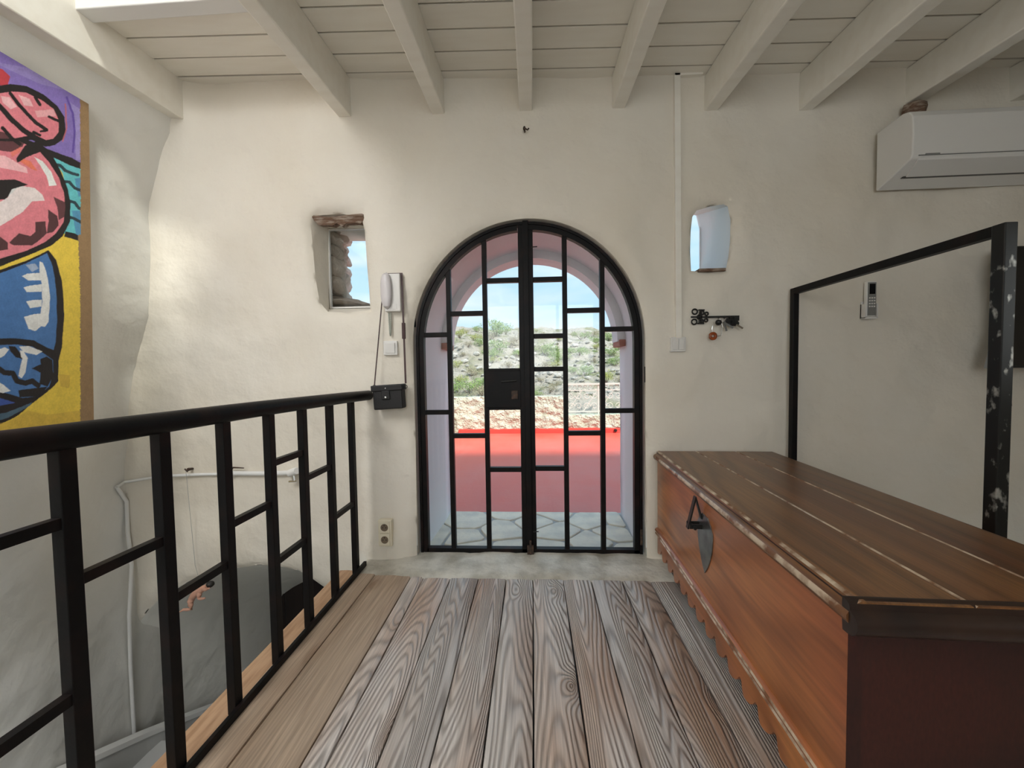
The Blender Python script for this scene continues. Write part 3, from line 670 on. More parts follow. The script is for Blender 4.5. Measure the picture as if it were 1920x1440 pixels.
while z < oz1 + 0.06:
    h = rng.uniform(0.07, 0.12)
    y = 0.22
    while y < T_OUT + 0.02:
        d = rng.uniform(0.13, 0.2); t = (y - 0.17) / (T_OUT - 0.17)
        xr = bx0 * (1 - t) + w1_out[2][0] * t
        rock(MB(), (xr - 0.005, y + d / 2, z + h / 2), 1.0, (rng.uniform(0.035, 0.055), d * 0.56, h * 0.56), k * 3.1).build('stone', 'stone', win1, smooth=True)
        y += d; k += 1
    z += h
rock(MB(), ((w1_out[6][0] + w1_out[0][0]) / 2 + 0.05, 0.5, oz1 + 0.045), 1.0, (0.30, 0.33, 0.055), 88, 3).build('stone', 'stone', win1, smooth=True)
rock(MB(), ((w1_out[6][0] + w1_out[0][0]) / 2, 0.48, oz0 - 0.05), 1.0, (0.26, 0.34, 0.045), 55, 3).build('stone', 'stone', win1, smooth=True)

win2 = empty('window_2', (w2_front[0][0], 0.3, w2_front[0][1])); tag(win2, 'small slanting niche window beside the cable channel with a bright white reveal', kind='structure')
ox0 = min(p[0] for p in w2_out); ox1 = max(p[0] for p in w2_out); uz0 = min(p[1] for p in w2_out); uz1 = max(p[1] for p in w2_out)
rect_frame(MB(), ox0, ox1, uz0, uz1, 0.012, T_OUT - 0.05, T_OUT - 0.03).build('frame', 'white_wood', win2)
MB().box(ox0, ox1, T_OUT - 0.042, T_OUT - 0.038, uz0, uz1).build('pane', 'glass', win2)
q0 = onY(1311, 505); q1 = onY(1361, 505)
MB().box(q0.x, q1.x, 0.0, 0.07, q0.z - 0.012, q0.z + 0.004).build('sill_strip', 'lintel', win2)

fill_win4 = empty('added_window_4', (3.75, -2.6, 1.0)); tag(fill_win4, 'added fill light window in the television side wall', kind='structure')  # unseen window added to go with the side fill lamp
for a, c in ((-3.1, -3.05), (-2.625, -2.575), (-2.15, -2.1)):
    MB().box(3.72, 3.77, a, c, 1.0, 2.1).build('frame', 'white_wood', fill_win4)
for a, c in ((1.0, 1.05), (2.05, 2.1)):
    MB().box(3.72, 3.77, -3.05, -2.15, a, c).build('frame', 'white_wood', fill_win4)
MB().box(3.742, 3.748, -3.05, -2.625, 1.05, 2.05).build('pane', 'glass', fill_win4); MB().box(3.742, 3.748, -2.575, -2.15, 1.05, 2.05).build('pane', 'glass', fill_win4)

fill_win5 = empty('added_window_5', (0.1, -4.45, 0.95)); tag(fill_win5, 'added wide fill light window in the wall behind the viewer', kind='structure')  # unseen window added to go with the rear fill lamp
for a, c in ((-0.9, -0.85), (-0.26, -0.21), (0.41, 0.46), (1.05, 1.1)):
    MB().box(a, c, -4.47, -4.42, 0.95, 2.25).build('frame', 'white_wood', fill_win5)
for a, c in ((0.95, 1.0), (2.2, 2.25)):
    MB().box(-0.85, 1.05, -4.47, -4.42, a, c).build('frame', 'white_wood', fill_win5)
for a, c in ((-0.85, -0.26), (-0.21, 0.41), (0.46, 1.05)):
    MB().box(a, c, -4.447, -4.443, 1.0, 2.2).build('pane', 'glass', fill_win5)

# ================================================================== OUTSIDE: PAVING, TERRACE, PARAPETS
ZT = -0.045
pav = MB().box(dl - 0.05, dr + 0.05, 0.12, T_OUT + 0.03, -0.3, ZT + 0.008).build('floor_passage', 'grout'); tag(pav, 'crazy paving in the door passage', kind='structure')
def clip(poly, a, n):
    out = []
    for i in range(len(poly)):
        p, q = poly[i], poly[(i + 1) % len(poly)]; dp = (p - a).dot(n); dq = (q - a).dot(n)
        if dp <= 0: out.append(p)
        if dp * dq < 0: out.append(p + (q - p) * (dp / (dp - dq)))
    return out
seeds = []
r2 = random.Random(21)
while len(seeds) < 17:
    p = Vector((r2.uniform(dl - 0.02, dr + 0.02), r2.uniform(0.12, T_OUT + 0.02)))
    if all((p - s).length > 0.20 for s in seeds): seeds.append(p)
    elif r2.random() < 0.004: break
for s in seeds:
    poly = [Vector((dl - 0.02, 0.125)), Vector((dr + 0.02, 0.125)), Vector((dr + 0.02, T_OUT + 0.02)), Vector((dl - 0.02, T_OUT + 0.02))]
    for o in seeds:
        if o is s: continue
        n = (o - s).normalized(); poly = clip(poly, (s + o) / 2 - n * 0.009, n)
        if len(poly) < 3: break
    if len(poly) < 3: continue
    pp = []
    for i in range(len(poly)):
        a, b = poly[i], poly[(i + 1) % len(poly)]
        for t in (0.12, 0.5, 0.88):
            c = a + (b - a) * t; pp.append((c.x + 0.006 * noise.noise(Vector((c.x * 20, c.y * 20, 0))), c.y + 0.006 * noise.noise(Vector((c.x * 20, c.y * 20, 9)))))
    MB().prism(pp, (0, 0, ZT), (1, 0, 0), (0, 1, 0), (0, 0, 1), -0.02, 0.016 + 0.006 * rng.random()).build('flagstone', 'flag', pav, bevel=0.006)

YP = onZ(985, 812, ZT).y                         # parapet line at the far edge of the terrace
ter = MB().box(-6, 6, T_OUT + 0.02, YP + 0.2, -0.4, ZT).build('floor_terrace', 'terrace'); tag(ter, 'red painted terrace floor outside the door', kind='structure')
zpl = onY(880, 745, YP).z; zpr = onY(1110, 778, YP).z; xsplit = onY(1056, 760, YP).x
def rough_wall(x0, x1, y0, y1, z0, z1, m, step=0.05, amp=0.03):
    b = MB(); nx = max(2, int((x1 - x0) / step)); nz = max(2, int((z1 - z0) / step))
    f = lambda x, z: y0 + amp * fbm(x * 5, z * 8, 2.2, 4)
    rows = [[(x0 + (x1 - x0) * i / nx, f(x0 + (x1 - x0) * i / nx, z0 + (z1 - z0) * j / nz), z0 + (z1 - z0) * j / nz + (0.012 * fbm(i * 0.3, 0, 1, 2) if j == nz else 0)) for i in range(nx + 1)] for j in range(nz + 1)]
    rows.append([(p[0], y1, z1) for p in rows[-1]]); rows.append([(p[0], y1, z0) for p in rows[0]])
    b.loft(rows)
    n = nx + 1; L_ = [i * n for i in range(len(rows))]; b.f += [tuple(L_), tuple(reversed([i + nx for i in L_]))]; b.m += [0, 0]
    return b
par = rough_wall(-1.9, xsplit, YP, YP + 0.22, ZT - 0.1, zpl, 'stucco').build('parapet_wall', 'stucco', smooth=True)
tag(par, 'taller cream rough stucco parapet at the terrace edge', 'wall')
par2 = rough_wall(xsplit + 0.003, 3.4, YP + 0.02, YP + 0.22, ZT - 0.1, zpr, 'stucco').build('parapet_wall', 'stucco', smooth=True)
tag(par2, 'lower cream rough stucco parapet below the scrollwork grille', 'wall')
us = MB(); ux_ = np.linspace(-1.35, 3.4, 60)
us.loft([[(x, YP - 0.04, ZT) for x in ux_], [(x, YP - 0.035, ZT + 0.07 + 0.015 * fbm(x * 4, 0, 0, 3)) for x in ux_], [(x, YP + 0.05, ZT + 0.09) for x in ux_]])
tag(us.build('trim_2', 'red'), 'bright red painted upstand at the foot of the parapet', kind='structure')
q = onY(1153, 817, YP); dc = MB(); dc.tube([(q.x, YP - 0.06, ZT + 0.045), (q.x, YP - 0.03, ZT + 0.045)], 0.028, 14); tag(dc.build('drain_outlet', 'black_plastic'), 'small dark drain outlet in the red upstand', 'drain')
# scrollwork grille
gx0, gx1 = onY(1064, 750, YP).x, 3.3; gz0, gz1 = zpr + 0.02, onY(1110, 720, YP + 0.1).z; gy = YP + 0.12
gr = empty('iron_grille', ((gx0 + gx1) / 2, gy, gz0)); tag(gr, 'pale wrought iron grille with scrollwork on the lower parapet', 'grille')
MB().bar((gx0 - 0.08, gy, gz1), (gx1, gy, gz1), 0.05, 0.03).build('top_rail', 'grille', gr)
MB().bar((gx0, gy, gz1 - 0.11), (gx1, gy, gz1 - 0.11), 0.02, 0.016).build('rail', 'grille', gr)
MB().bar((gx0, gy, gz0 + 0.03), (gx1, gy, gz0 + 0.03), 0.02, 0.018).build('rail', 'grille', gr)
for x in np.arange(gx0, gx1 + 0.01, 0.56):
    MB().bar((x, gy, gz0 - 0.04), (x, gy, gz1), 0.022, 0.022).build('post', 'grille', gr)
def spiral(cx, cz_, r, a0, turns, sgn, n=22):
    return [(cx + r * (1 - 0.75 * t) * math.cos(a0 + sgn * 2 * math.pi * turns * t), gy, cz_ + r * (1 - 0.75 * t) * math.sin(a0 + sgn * 2 * math.pi * turns * t)) for t in [i / n for i in range(n + 1)]]
zm = (gz0 + 0.03 + gz1 - 0.11) / 2; hh = (gz1 - 0.11 - gz0 - 0.03) / 2
scr = 0
for x in np.arange(gx0 + 0.14, gx1 - 0.1, 0.28):
    for sx_, sz_ in ((-1, -1), (1, -1), (-1, 1), (1, 1)):
        r = min(hh * 0.46, 0.065)
        MB().tube(spiral(x + sx_ * 0.068, zm + sz_ * hh * 0.5, r, math.pi if sx_ > 0 else 0, 1.2, sx_ * sz_), 0.006, 6).build('scroll', 'grille', gr, smooth=True)
    MB().tube([(x - 0.13, gy, zm - hh), (x, gy, zm), (x + 0.13, gy, zm + hh)], 0.006, 6).build('brace', 'grille', gr)
for x in np.arange(gx0 + 0.05, gx1 - 0.05, 0.093):
    MB().tube([(x + 0.030 * math.cos(t), gy, gz1 - 0.06 + 0.036 * math.sin(t)) for t in np.linspace(0, 2 * math.pi, 12)[:-1]], 0.005, 6, close=True).build('ring', 'grille', gr, smooth=True)

# white painted brick wall at the side of the terrace
xb = onY(853, 800, YP).x; zbt = onY(850, 640, YP).z
bwall = MB().box(xb - 0.2, xb - 0.02, T_OUT + 0.02, YP - 0.05, ZT, zbt).build('brick_wall', 'white_brick'); tag(bwall, 'white painted brick wall along the side of the terrace', 'wall')
ch = 0.083; nb = int((zbt - ZT) / ch); bm0 = None
for j in range(nb):
    for i in range(5):
        y1 = YP - 0.05 - i * 0.215 - (0.107 if j % 2 else 0)
        o0 = Vector((xb - 0.02, y1 - 0.1, ZT + j * ch + 0.004))
        if bm0 is None:
            o = MB().box(xb - 0.05, xb, y1 - 0.205, y1, ZT + j * ch + 0.004, ZT + (j + 1) * ch - 0.004).build('brick', 'white_brick', bwall, origin=o0, bevel=0.004); bm0 = o
        else:
            o = bm0.copy(); COL.objects.link(o); o.location = o0 - ORG[bwall]

# ================================================================== HILLSIDE
def hill(x, y):
    b = -0.75 + 0.168 * (y - 5) if y < 46 else 6.14 + 0.168 * 0 - 0.04 * (y - 46)
    b += 1.15 * math.exp(-(((x + 4.0) / 3.0) ** 2 + ((y - 19) / 3.5) ** 2))
    b += 0.9 * math.exp(-(((x - 0.5) / 5) ** 2 + ((y - 24) / 3) ** 2))
    b += 0.6 * fbm(x * 0.12, y * 0.12, 3.0, 3) + 0.22 * fbm(x * 0.7, y * 0.7, 1.0, 4)
    b += 0.20 * abs(noise.noise(Vector((x * 1.3, y * 1.3, 4)))) + 0.10 * abs(noise.noise(Vector((x * 3.1, y * 3.1, 8))))
    b += -0.9 * max(0, (x - 2) / 30) * (y / 46)
    return b
hm = mat('rocky_hillside_ground', (0.33, 0.30, 0.25), 0.95, var=((0.20, 0.20, 0.115), 0.55, 0.50, 0.62), bump=[(1.2, 1.0, 0.5, 6), (5, 0.8, 0.15, 5)])
hb = MB(); hx = np.linspace(-34, 34, 190); hy = np.concatenate([np.linspace(YP + 0.5, 30, 120), np.linspace(30.5, 75, 60)])
hb.loft([[(x * (0.45 + 0.55 * (y / 60)), y, hill(x * (0.45 + 0.55 * (y / 60)), y)) for x in hx] for y in hy])
tag(hb.build('hillside', hm, origin=(0, 30, 0), smooth=True), 'pale rocky hillside rising beyond the terrace', kind='structure')
def ground_hit(px, py):
    d = ray(px, py); t = (YP + 3 - CAM.y) / d.y
    while t < 75:
        p = CAM + d * t
        if p.z <= hill(p.x, p.y): return p, t
        t += 0.08
    return None, None
# shrubs
def shrub_mesh(seed, n, flat, lm, name):
    r = random.Random(seed); b = MB(); sub = [(Vector((r.gauss(0, .42), r.gauss(0, .42), r.uniform(0.15, 0.75) * flat)), r.uniform(0.28, 0.48)) for _ in range(11)]
    for _ in range(n):
        c, rad = r.choice(sub); d = Vector((r.gauss(0, 1), r.gauss(0, 1), r.gauss(0.25, 1))).normalized()
        p = c + Vector((d.x, d.y, d.z * 0.8)) * rad * r.uniform(0.55, 1.05)
        if p.z < 0: p.z = 0.02
        u = Vector((r.gauss(0, 1), r.gauss(0, 1), r.gauss(0, 1))).normalized(); w = d.cross(u).normalized()
        u = (d * 0.6 + u).normalized()
        l, ww = r.uniform(0.05, 0.10), r.uniform(0.025, 0.045)
        b.quad_add([p - w * ww, p + u * l * 0.6 - w * ww * 0.2, p + u * l * 1.6, p + w * ww + u * l * 0.4], [(0, 1, 2, 3)])
    for _ in range(9):
        c, rad = r.choice(sub); b.tube([(c.x * 0.15, c.y * 0.15, -0.1), (c.x * 0.6, c.y * 0.6, c.z * 0.5), tuple(c)], [0.03, 0.02, 0.008], 5, mi=1)
    me = bpy.data.meshes.new(name); me.from_pydata(b.v, [], b.f); me.materials.append(lm); me.materials.append(M['lintel'])
    me.polygons.foreach_set('material_index', b.m); return me
lg = mat('green_scrub_leaf', (0.20, 0.30, 0.09), 0.8, var=((0.30, 0.38, 0.14), 3, 0.4, 0.7))
ly = mat('yellow_green_scrub_leaf', (0.36, 0.36, 0.10), 0.8, var=((0.26, 0.34, 0.10), 3, 0.4, 0.7))
ld = mat('dry_brown_scrub_leaf', (0.34, 0.29, 0.19), 0.85, var=((0.24, 0.24, 0.15), 3, 0.4, 0.7))
kinds = [('green', [shrub_mesh(s, 900, 1.0, lg, 'green_shrub') for s in (1, 2, 3)], 'green_shrub', 'green leafy shrub growing on the rocky hillside'),
         ('yellow', [shrub_mesh(s, 800, 0.9, ly, 'yellow_shrub') for s in (4, 5)], 'yellow_green_shrub', 'yellow green shrub growing on the rocky hillside'),
         ('dry', [shrub_mesh(s, 620, 0.8, ld, 'dry_shrub') for s in (6, 7)], 'dry_shrub', 'dry brownish shrub growing on the rocky hillside')]
SH = [(880, 735, 46, 0), (868, 742, 40, 0), (900, 738, 36, 2), (862, 722, 28, 1), (884, 704, 30, 2), (905, 735, 34, 0), (930, 628, 46, 0), (948, 630, 36, 0), (916, 628, 26, 2), (938, 660, 38, 0), (928, 664, 34, 0), (924, 680, 22, 1),
      (956, 655, 30, 2), (968, 668, 26, 0), (966, 640, 24, 2), (862, 633, 26, 1), (876, 650, 20, 2), (890, 640, 24, 1), (905, 655, 24, 0), (872, 625, 20, 2), (895, 622, 20, 0), (1005, 622, 14, 1), (1020, 628, 14, 2), (1030, 668, 40, 0), (1045, 672, 38, 0), (1018, 660, 28, 2), (1005, 664, 26, 0), (1022, 688, 26, 2), (1040, 690, 24, 1),
      (1072, 700, 26, 0), (1100, 705, 30, 0), (1086, 668, 30, 0), (1070, 662, 22, 0), (1076, 630, 24, 2), (1092, 632, 26, 0), (1108, 632, 28, 2), (1120, 640, 24, 0), (1118, 655, 22, 1), (1142, 640, 26, 0), (1146, 668, 34, 0), (1152, 685, 32, 0), (1136, 715, 36, 1), (1155, 720, 34, 2), (1160, 655, 28, 1), (1030, 735, 32, 2), (1015, 742, 30, 0), (1045, 728, 26, 2), (1010, 716, 20, 2),
      (955, 688, 26, 2), (856, 690, 24, 1), (868, 668, 22, 2), (1112, 680, 20, 2), (1130, 628, 20, 2), (1158, 628, 22, 0), (985, 630, 26, 2), (1050, 640, 20, 1), (988, 700, 28, 0)]
# each plant gets its own patch of ground: stand it at the nearest free spot of the slope
from mathutils.bvhtree import BVHTree
trees = []
GEO = {}
def geo(me):
    if me.name not in GEO:
        GEO[me.name] = (np.array([v.co for v in me.vertices]), [tuple(f.vertices) for f in me.polygons])
    return GEO[me.name]
def world_tree(me, loc, rot, sc, grow=1.0):
    v, f = geo(me); R3 = np.array(rot.to_matrix()); w = (v * np.array(sc) * grow) @ R3.T + np.array(loc)
    return BVHTree.FromPolygons(w.tolist(), f), Vector(loc), float(np.abs(v).max()) * max(sc) * 1.5
def is_free(tr):
    return not any((tr[1] - o_[1]).length < tr[2] + o_[2] and tr[0].overlap(o_[0]) for o_ in trees)
spots = sorted([(dx, dy) for dx in range(-15, 16, 5) for dy in range(-9, 10, 3)], key=lambda d: d[0] ** 2 + 2 * d[1] ** 2)
from mathutils import Euler
r4 = random.Random(9)
for (px, py, wpx, kd) in SH:
    p0, t0 = ground_hit(px, py)
    if p0 is None: py += 14; p0, t0 = ground_hit(px, py)
    if p0 is None: continue
    nm, mes, oname, lab = kinds[kd]; me = r4.choice(mes); zk = r4.uniform(0.8, 1.15); rz0 = r4.uniform(0, 6.28)
    best = None
    for shrink in (1.0, 0.85, 0.72, 0.6, 0.5):
        for dx, dy in spots:
            p, t = (p0, t0) if dx == dy == 0 else ground_hit(px + dx, py + dy)
            if p is None or not 0.7 < t / t0 < 1.4: continue
            s = shrink * wpx * t / FPX / 1.7; loc = (p.x, p.y, hill(p.x, p.y) - 0.05 * s)
            for turn in (0.0, 2.1):
                rot = Euler((0, 0, rz0 + turn))
                if all(is_free(world_tree(me, loc, rot, (s, s, s * zk), g_)) for g_ in (1.0, 1.04, 1.10)): best = (loc, rot, s); break
            if best: break
        if best: break
    if best is None: best = ((p0.x, p0.y, hill(p0.x, p0.y)), Euler((0, 0, rz0)), 0.5 * wpx * t0 / FPX / 1.7); print('crowded', px, py)
    loc, rot, s = best
    trees.append(world_tree(me, loc, rot, (s, s, s * zk)))
    wh = 'on the skyline' if py < 636 else 'halfway up the hillside' if py < 700 else 'just above the terrace parapet'
    lab = lab.replace('growing on the rocky hillside', 'growing ' + wh)
    o = bpy.data.objects.new(oname, me); COL.objects.link(o)
    o.location = loc; o.scale = (s, s, s * zk); o.rotation_euler = rot
    tag(o, lab, 'shrub', oname.replace('_', ' ') + 's ' + wh)

# limestone rocks
rock_me = []
for s in range(5):
    b = rock(MB(), (0, 0, 0), 1.0, (1, 0.8, 0.6), 11 + s * 5, 2)
    me = bpy.data.meshes.new('hill_rock'); me.from_pydata(b.v, [], b.f)
    me.materials.append(None); rock_me.append(me)
rm = mat('pale_limestone_rock', (0.58, 0.55, 0.49), 0.95, var=((0.42, 0.40, 0.35), 2.2, 0.42, 0.7), bump=[(5, 0.8, 0.12, 5)])
for me in rock_me: me.materials[0] = rm
r3 = random.Random(4)
nr = 0
for i in range(2500):
    if nr >= 150: break
    px = r3.uniform(845, 1170); py = r3.triangular(635, 748, 700)
    p, t = ground_hit(px, py)
    if p is None: continue
    s = r3.uniform(3, 9) * t / FPX
    me = r3.choice(rock_me); sc = (s, s, s * r3.uniform(0.6, 1)); loc = (p.x, p.y, hill(p.x, p.y) + s * 0.15)
    rot = Euler((r3.uniform(-.3, .3), r3.uniform(-.3, .3), r3.uniform(0, 6.28)))
    if not all(is_free(world_tree(me, loc, rot, sc, g_)) for g_ in (1.0, 1.12, 1.3)): continue
    trees.append(world_tree(me, loc, rot, sc))
    o = bpy.data.objects.new('hill_rock', me); COL.objects.link(o); nr += 1
    o.location = loc; o.scale = sc; o.rotation_euler = rot
    wh = 'high up the hillside' if py < 665 else 'on the middle of the hillside' if py < 705 else 'low on the hillside'
    tag(o, 'pale limestone rock ' + wh + ' beyond the parapet', 'rock', 'limestone rocks ' + wh)

# ================================================================== STAIR RAILING
rail = empty('stair_railing', (-0.985, -1.2, 0.0)); tag(rail, 'black iron stair railing with round handrail and staggered crossbars', 'railing')
RX = -0.985
MB().tube([(RX + 0.004, -3.3, 0.975), (RX + 0.006, -1.5, 0.974), (RX + 0.010, -0.9, 0.973), (RX + 0.022, -0.3, 0.967), (RX + 0.034, -0.03, 0.962)], 0.028, 18, flat=0.95).build('handrail', 'iron', rail, smooth=True)
MB().box(RX + 0.012, RX + 0.028, -3.3, -0.11, 0.0, 0.026).build('base_bar', 'iron', rail, bevel=0.002)
py_ = [onX(p, 1000, RX).y for p in (666, 626, 575, 513, 428, 311, 127)]
py_ += [py_[-1] - 0.212 * (k + 1) for k in range(6)]
for yv in py_:
    MB().box(RX - 0.016, RX + 0.012, yv - 0.016, yv + 0.016, -0.004, 0.96).build('post', 'iron', rail, bevel=0.002)
bars_z = [[onX(a, b, RX).z for a, b in q_] for q_ in ([(645, 957)], [(600, 884)], [(543, 857), (543, 1035)], [(470, 964)], [(370, 1093)], [(224, 1051)], [(54, 1000), (66, 1357)])] + [[0.60], [0.49, 0.76], [0.62], [0.45], [0.66]]
for k, zz in enumerate(bars_z):
    for z in zz:
        MB().box(RX - 0.012, RX + 0.008, py_[k + 1] + 0.015, py_[k] - 0.015, z - 0.012, z + 0.012).build('crossbar', 'iron', rail)

# ================================================================== WOODEN CHEST
CH_L, CH_W, CH_H = 1.405, 0.62, 0.634
chest = empty('wooden_chest', (0.662, -0.045, 0.0), R_(-2.1), local=True)
tag(chest, 'long dark varnished wooden chest with plank lid and scalloped apron', 'chest')
# local frame: x across (0 = front edge of lid), -y toward the viewer, z up
def lidplank(x0, x1, worn):
    b = MB(); z0, z1 = CH_H - 0.030, CH_H; e = 0.0045; y0, y1 = -CH_L + 0.02, -0.002
    n = 12; rows = []
    for i in range(n + 1):
        y = y0 + (y1 - y0) * i / n; w = 0.0012 * fbm(x0 * 7, y * 6, 1, 2)
        rows.append([(x0, y, z0), (x0, y, z1 - e), (x0 + e + w, y, z1), (x1 - e * 0.5 + w, y, z1), (x1, y, z1 - e * 0.5), (x1, y, z0)])
    k = 6; v = [p for r in rows for p in r]; f = []; mi = []
    for i in range(n):
        for j in range(k):
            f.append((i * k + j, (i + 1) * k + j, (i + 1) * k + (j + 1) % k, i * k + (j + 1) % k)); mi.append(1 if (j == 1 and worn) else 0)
    f += [tuple(range(k)), tuple(n * k + j for j in reversed(range(k)))]; mi += [0, 0]
    nn = len(b.v); b.v += [Vector(p) for p in v]; b.f += f; b.m += mi
    return b
lid = empty('lid', (CH_W / 2, -CH_L / 2, CH_H - 0.03), parent=chest)
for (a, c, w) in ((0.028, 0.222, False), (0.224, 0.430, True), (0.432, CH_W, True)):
    lidplank(a, c, w).build('lid_plank', ['chest_lid', 'worn_glint_edge'], lid)
# moulded lid edge: half-round with a step, pale along the front for wear and a painted highlight
def moulding(path, prof, name, mats, parent, mis):
    """sweep profile (out, z) along straight path in plan, out = left normal"""
    a, c = Vector(path[0]), Vector(path[1]); d = (c - a).normalized(); o = Vector((d.y, -d.x, 0))
    b = MB(); n = 14
    rows = [[tuple(a + (c - a) * (i / n) + o * p[0] + Vector((0, 0, p[1]))) for p in prof] for i in range(n + 1)]
    k = len(prof); v = [p for r in rows for p in r]; f = []; mi = []
    for i in range(n):
        for j in range(k - 1):
            f.append((i * k + j, i * k + j + 1, (i + 1) * k + j + 1, (i + 1) * k + j)); mi.append(mis[j])
    f += [tuple(range(k)), tuple(n * k + j for j in reversed(range(k)))]; mi += [0, 0]
    b.v += [Vector(p) for p in v]; b.f += f; b.m += mi
    return b.build(name, mats, parent, smooth=True)
pr_lid = [(0.0, -0.052), (0.012, -0.050), (0.020, -0.043), (0.024, -0.034), (0.024, -0.026), (0.020, -0.019), (0.010, -0.014), (0.006, -0.012), (0.006, -0.008), (0.0045, -0.003), (-0.004, 0.0015), (-0.012, 0.0018), (-0.012, -0.03), (-0.01, -0.052)]
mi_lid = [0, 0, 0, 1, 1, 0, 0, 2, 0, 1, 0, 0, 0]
moulding(((0.020, -0.002, CH_H), (0.020, -CH_L + 0.02, CH_H)), [(p[0], p[1]) for p in pr_lid], 'lid_moulding', ['chest_lid', 'worn_glint_edge', 'lid_dark'], lid, mi_lid)
moulding(((0.0, -CH_L + 0.024, CH_H), (CH_W, -CH_L + 0.024, CH_H)), [(p[0] * 1.1, p[1] * 1.25) for p in pr_lid], 'lid_moulding', ['lid_dark', 'lid_dark', 'lid_dark'], lid, mi_lid)
# body boards
FX = 0.018
fb = MB().box(FX, FX + 0.028, -CH_L + 0.045, -0.004, 0.172, CH_H - 0.031); fb.m[2] = 1; fb.build('front_board', ['chest', 'chest_end_shade'], chest)
MB().box(FX + 0.028, CH_W - 0.03, -CH_L + 0.045, -CH_L + 0.07, 0.06, CH_H - 0.031).box(FX, FX + 0.03, -CH_L + 0.045, -CH_L + 0.05, 0.06, 0.172).build('end_board', 'chest_end_shade', chest)
MB().box(FX + 0.028, CH_W - 0.03, -0.03, -0.005, 0.06, CH_H - 0.031).build('end_board', 'chest', chest)
MB().box(CH_W - 0.03, CH_W - 0.005, -CH_L + 0.045, -0.004, 0.06, CH_H - 0.031).build('back_board', 'chest', chest)
MB().box(FX + 0.028, CH_W - 0.03, -CH_L + 0.07, -0.03, 0.10, 0.12).build('bottom_board', 'chest', chest)
pr_b = [(0.0, 0.0), (0.010, 0.002), (0.014, 0.008), (0.010, 0.013), (0.008, 0.015), (0.013, 0.019), (0.015, 0.026), (0.012, 0.033), (0.004, 0.038), (-0.004, 0.04), (-0.004, 0.0)]
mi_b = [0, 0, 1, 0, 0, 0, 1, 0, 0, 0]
moulding(((FX, -0.004, 0.168), (FX, -CH_L + 0.045, 0.168)), pr_b, 'base_moulding', ['chest', 'worn_glint_edge'], chest, mi_b)
# scalloped apron
per = 0.0945; n = int((CH_L - 0.05) / per); poly = [(0.0, 0.172), ]
out = []
for i in range(n):
    y0 = 0.006 + i * per
    for t, z in ((0.0, 0.062), (0.20, 0.064), (0.40, 0.072), (0.55, 0.084), (0.66, 0.100), (0.74, 0.106), (0.82, 0.104), (0.86, 0.092), (0.90, 0.076), (0.97, 0.066)): out.append((y0 + t * per, z))
out.append((0.006 + n * per, 0.062)); out.append((CH_L - 0.051, 0.062))
poly = [(0.004, 0.172)] + [(0.004, 0.062)] + out + [(CH_L - 0.051, 0.172)]
MB().prism([(p[0], p[1]) for p in poly], (0, 0, 0), (0, -1, 0), (0, 0, 1), (1, 0, 0), FX + 0.0, FX + 0.022).build('apron', 'chest', chest)
for yv in (-0.10, -CH_L + 0.16):
    for xv in (0.06, CH_W - 0.13):
        MB().box(xv, xv + 0.07, yv - 0.07, yv, 0.0, 0.10).build('foot', 'lid_dark', chest, bevel=0.004)
# lock plate and hasp
yc = -0.655
lf_ = []
for t in np.linspace(-1, 1, 25):
    z = 0.298 + (0.525 - 0.298) * (t + 1) / 2; u = (t + 1) / 2
    w = 0.072 * (math.sin(math.pi * min(1, (u ** 0.75) * 0.62)) ** 1.2 if u < 0.95 else 0.85) * (1 - 0.55 * max(0, u - 0.8) / 0.2)
    lf_.append((w, z))
poly = [(-w, z) for w, z in lf_] + [(w, z) for w, z in reversed(lf_)]
MB().prism(poly, (0, yc, 0), (0, 1, 0), (0, 0, 1), (-1, 0, 0), -FX, -FX + 0.004).build('lock_plate', 'steel', chest, bevel=0.001)
hs = MB()
hs.bar((-0.006, yc + 0.04, 0.585), (-0.034, yc + 0.045, 0.455), 0.022, 0.006, up=(1, 0, 0))
hs.bar((-0.006, yc + 0.04, 0.585), (0.014, yc + 0.03, 0.500), 0.016, 0.005, up=(1, 0, 0))
hasp = hs.build('hasp', 'iron_plain', chest, bevel=0.001)
tag(hasp)
MB().box(-0.034, FX, yc + 0.020, yc + 0.026, 0.462, 0.480).box(-0.034, FX, yc + 0.050, yc + 0.056, 0.462, 0.480).tube([(-0.02, yc + 0.0, 0.471), (-0.02, yc + 0.075, 0.471)], 0.006, 8).build('staple', 'iron_plain', chest)

# ================================================================== METAL GUARD FRAME BEHIND THE CHEST
gfx = onY(1488, 700, -0.04).x
gf = empty('metal_frame', (gfx, -0.5, 0.0)); tag(gf, 'dark metal guard frame of two posts and a top rail behind the chest', 'frame')
q = onX(1488, 541, gfx); q2 = onX(1884, 420, gfx); ztp = (q.z + q2.z) / 2
MB().box(gfx - 0.015, gfx + 0.015, -0.055, -0.025, 0, ztp).build('post', 'iron', gf, bevel=0.003)
MB().box(gfx - 0.018, gfx + 0.018, q2.y - 0.018, q2.y + 0.018, 0, ztp).build('post', 'worn_metal', gf, bevel=0.003)
MB().box(gfx - 0.016, gfx + 0.016, q2.y + 0.018, -0.055, ztp - 0.032, ztp).build('top_rail', 'iron', gf, bevel=0.003)

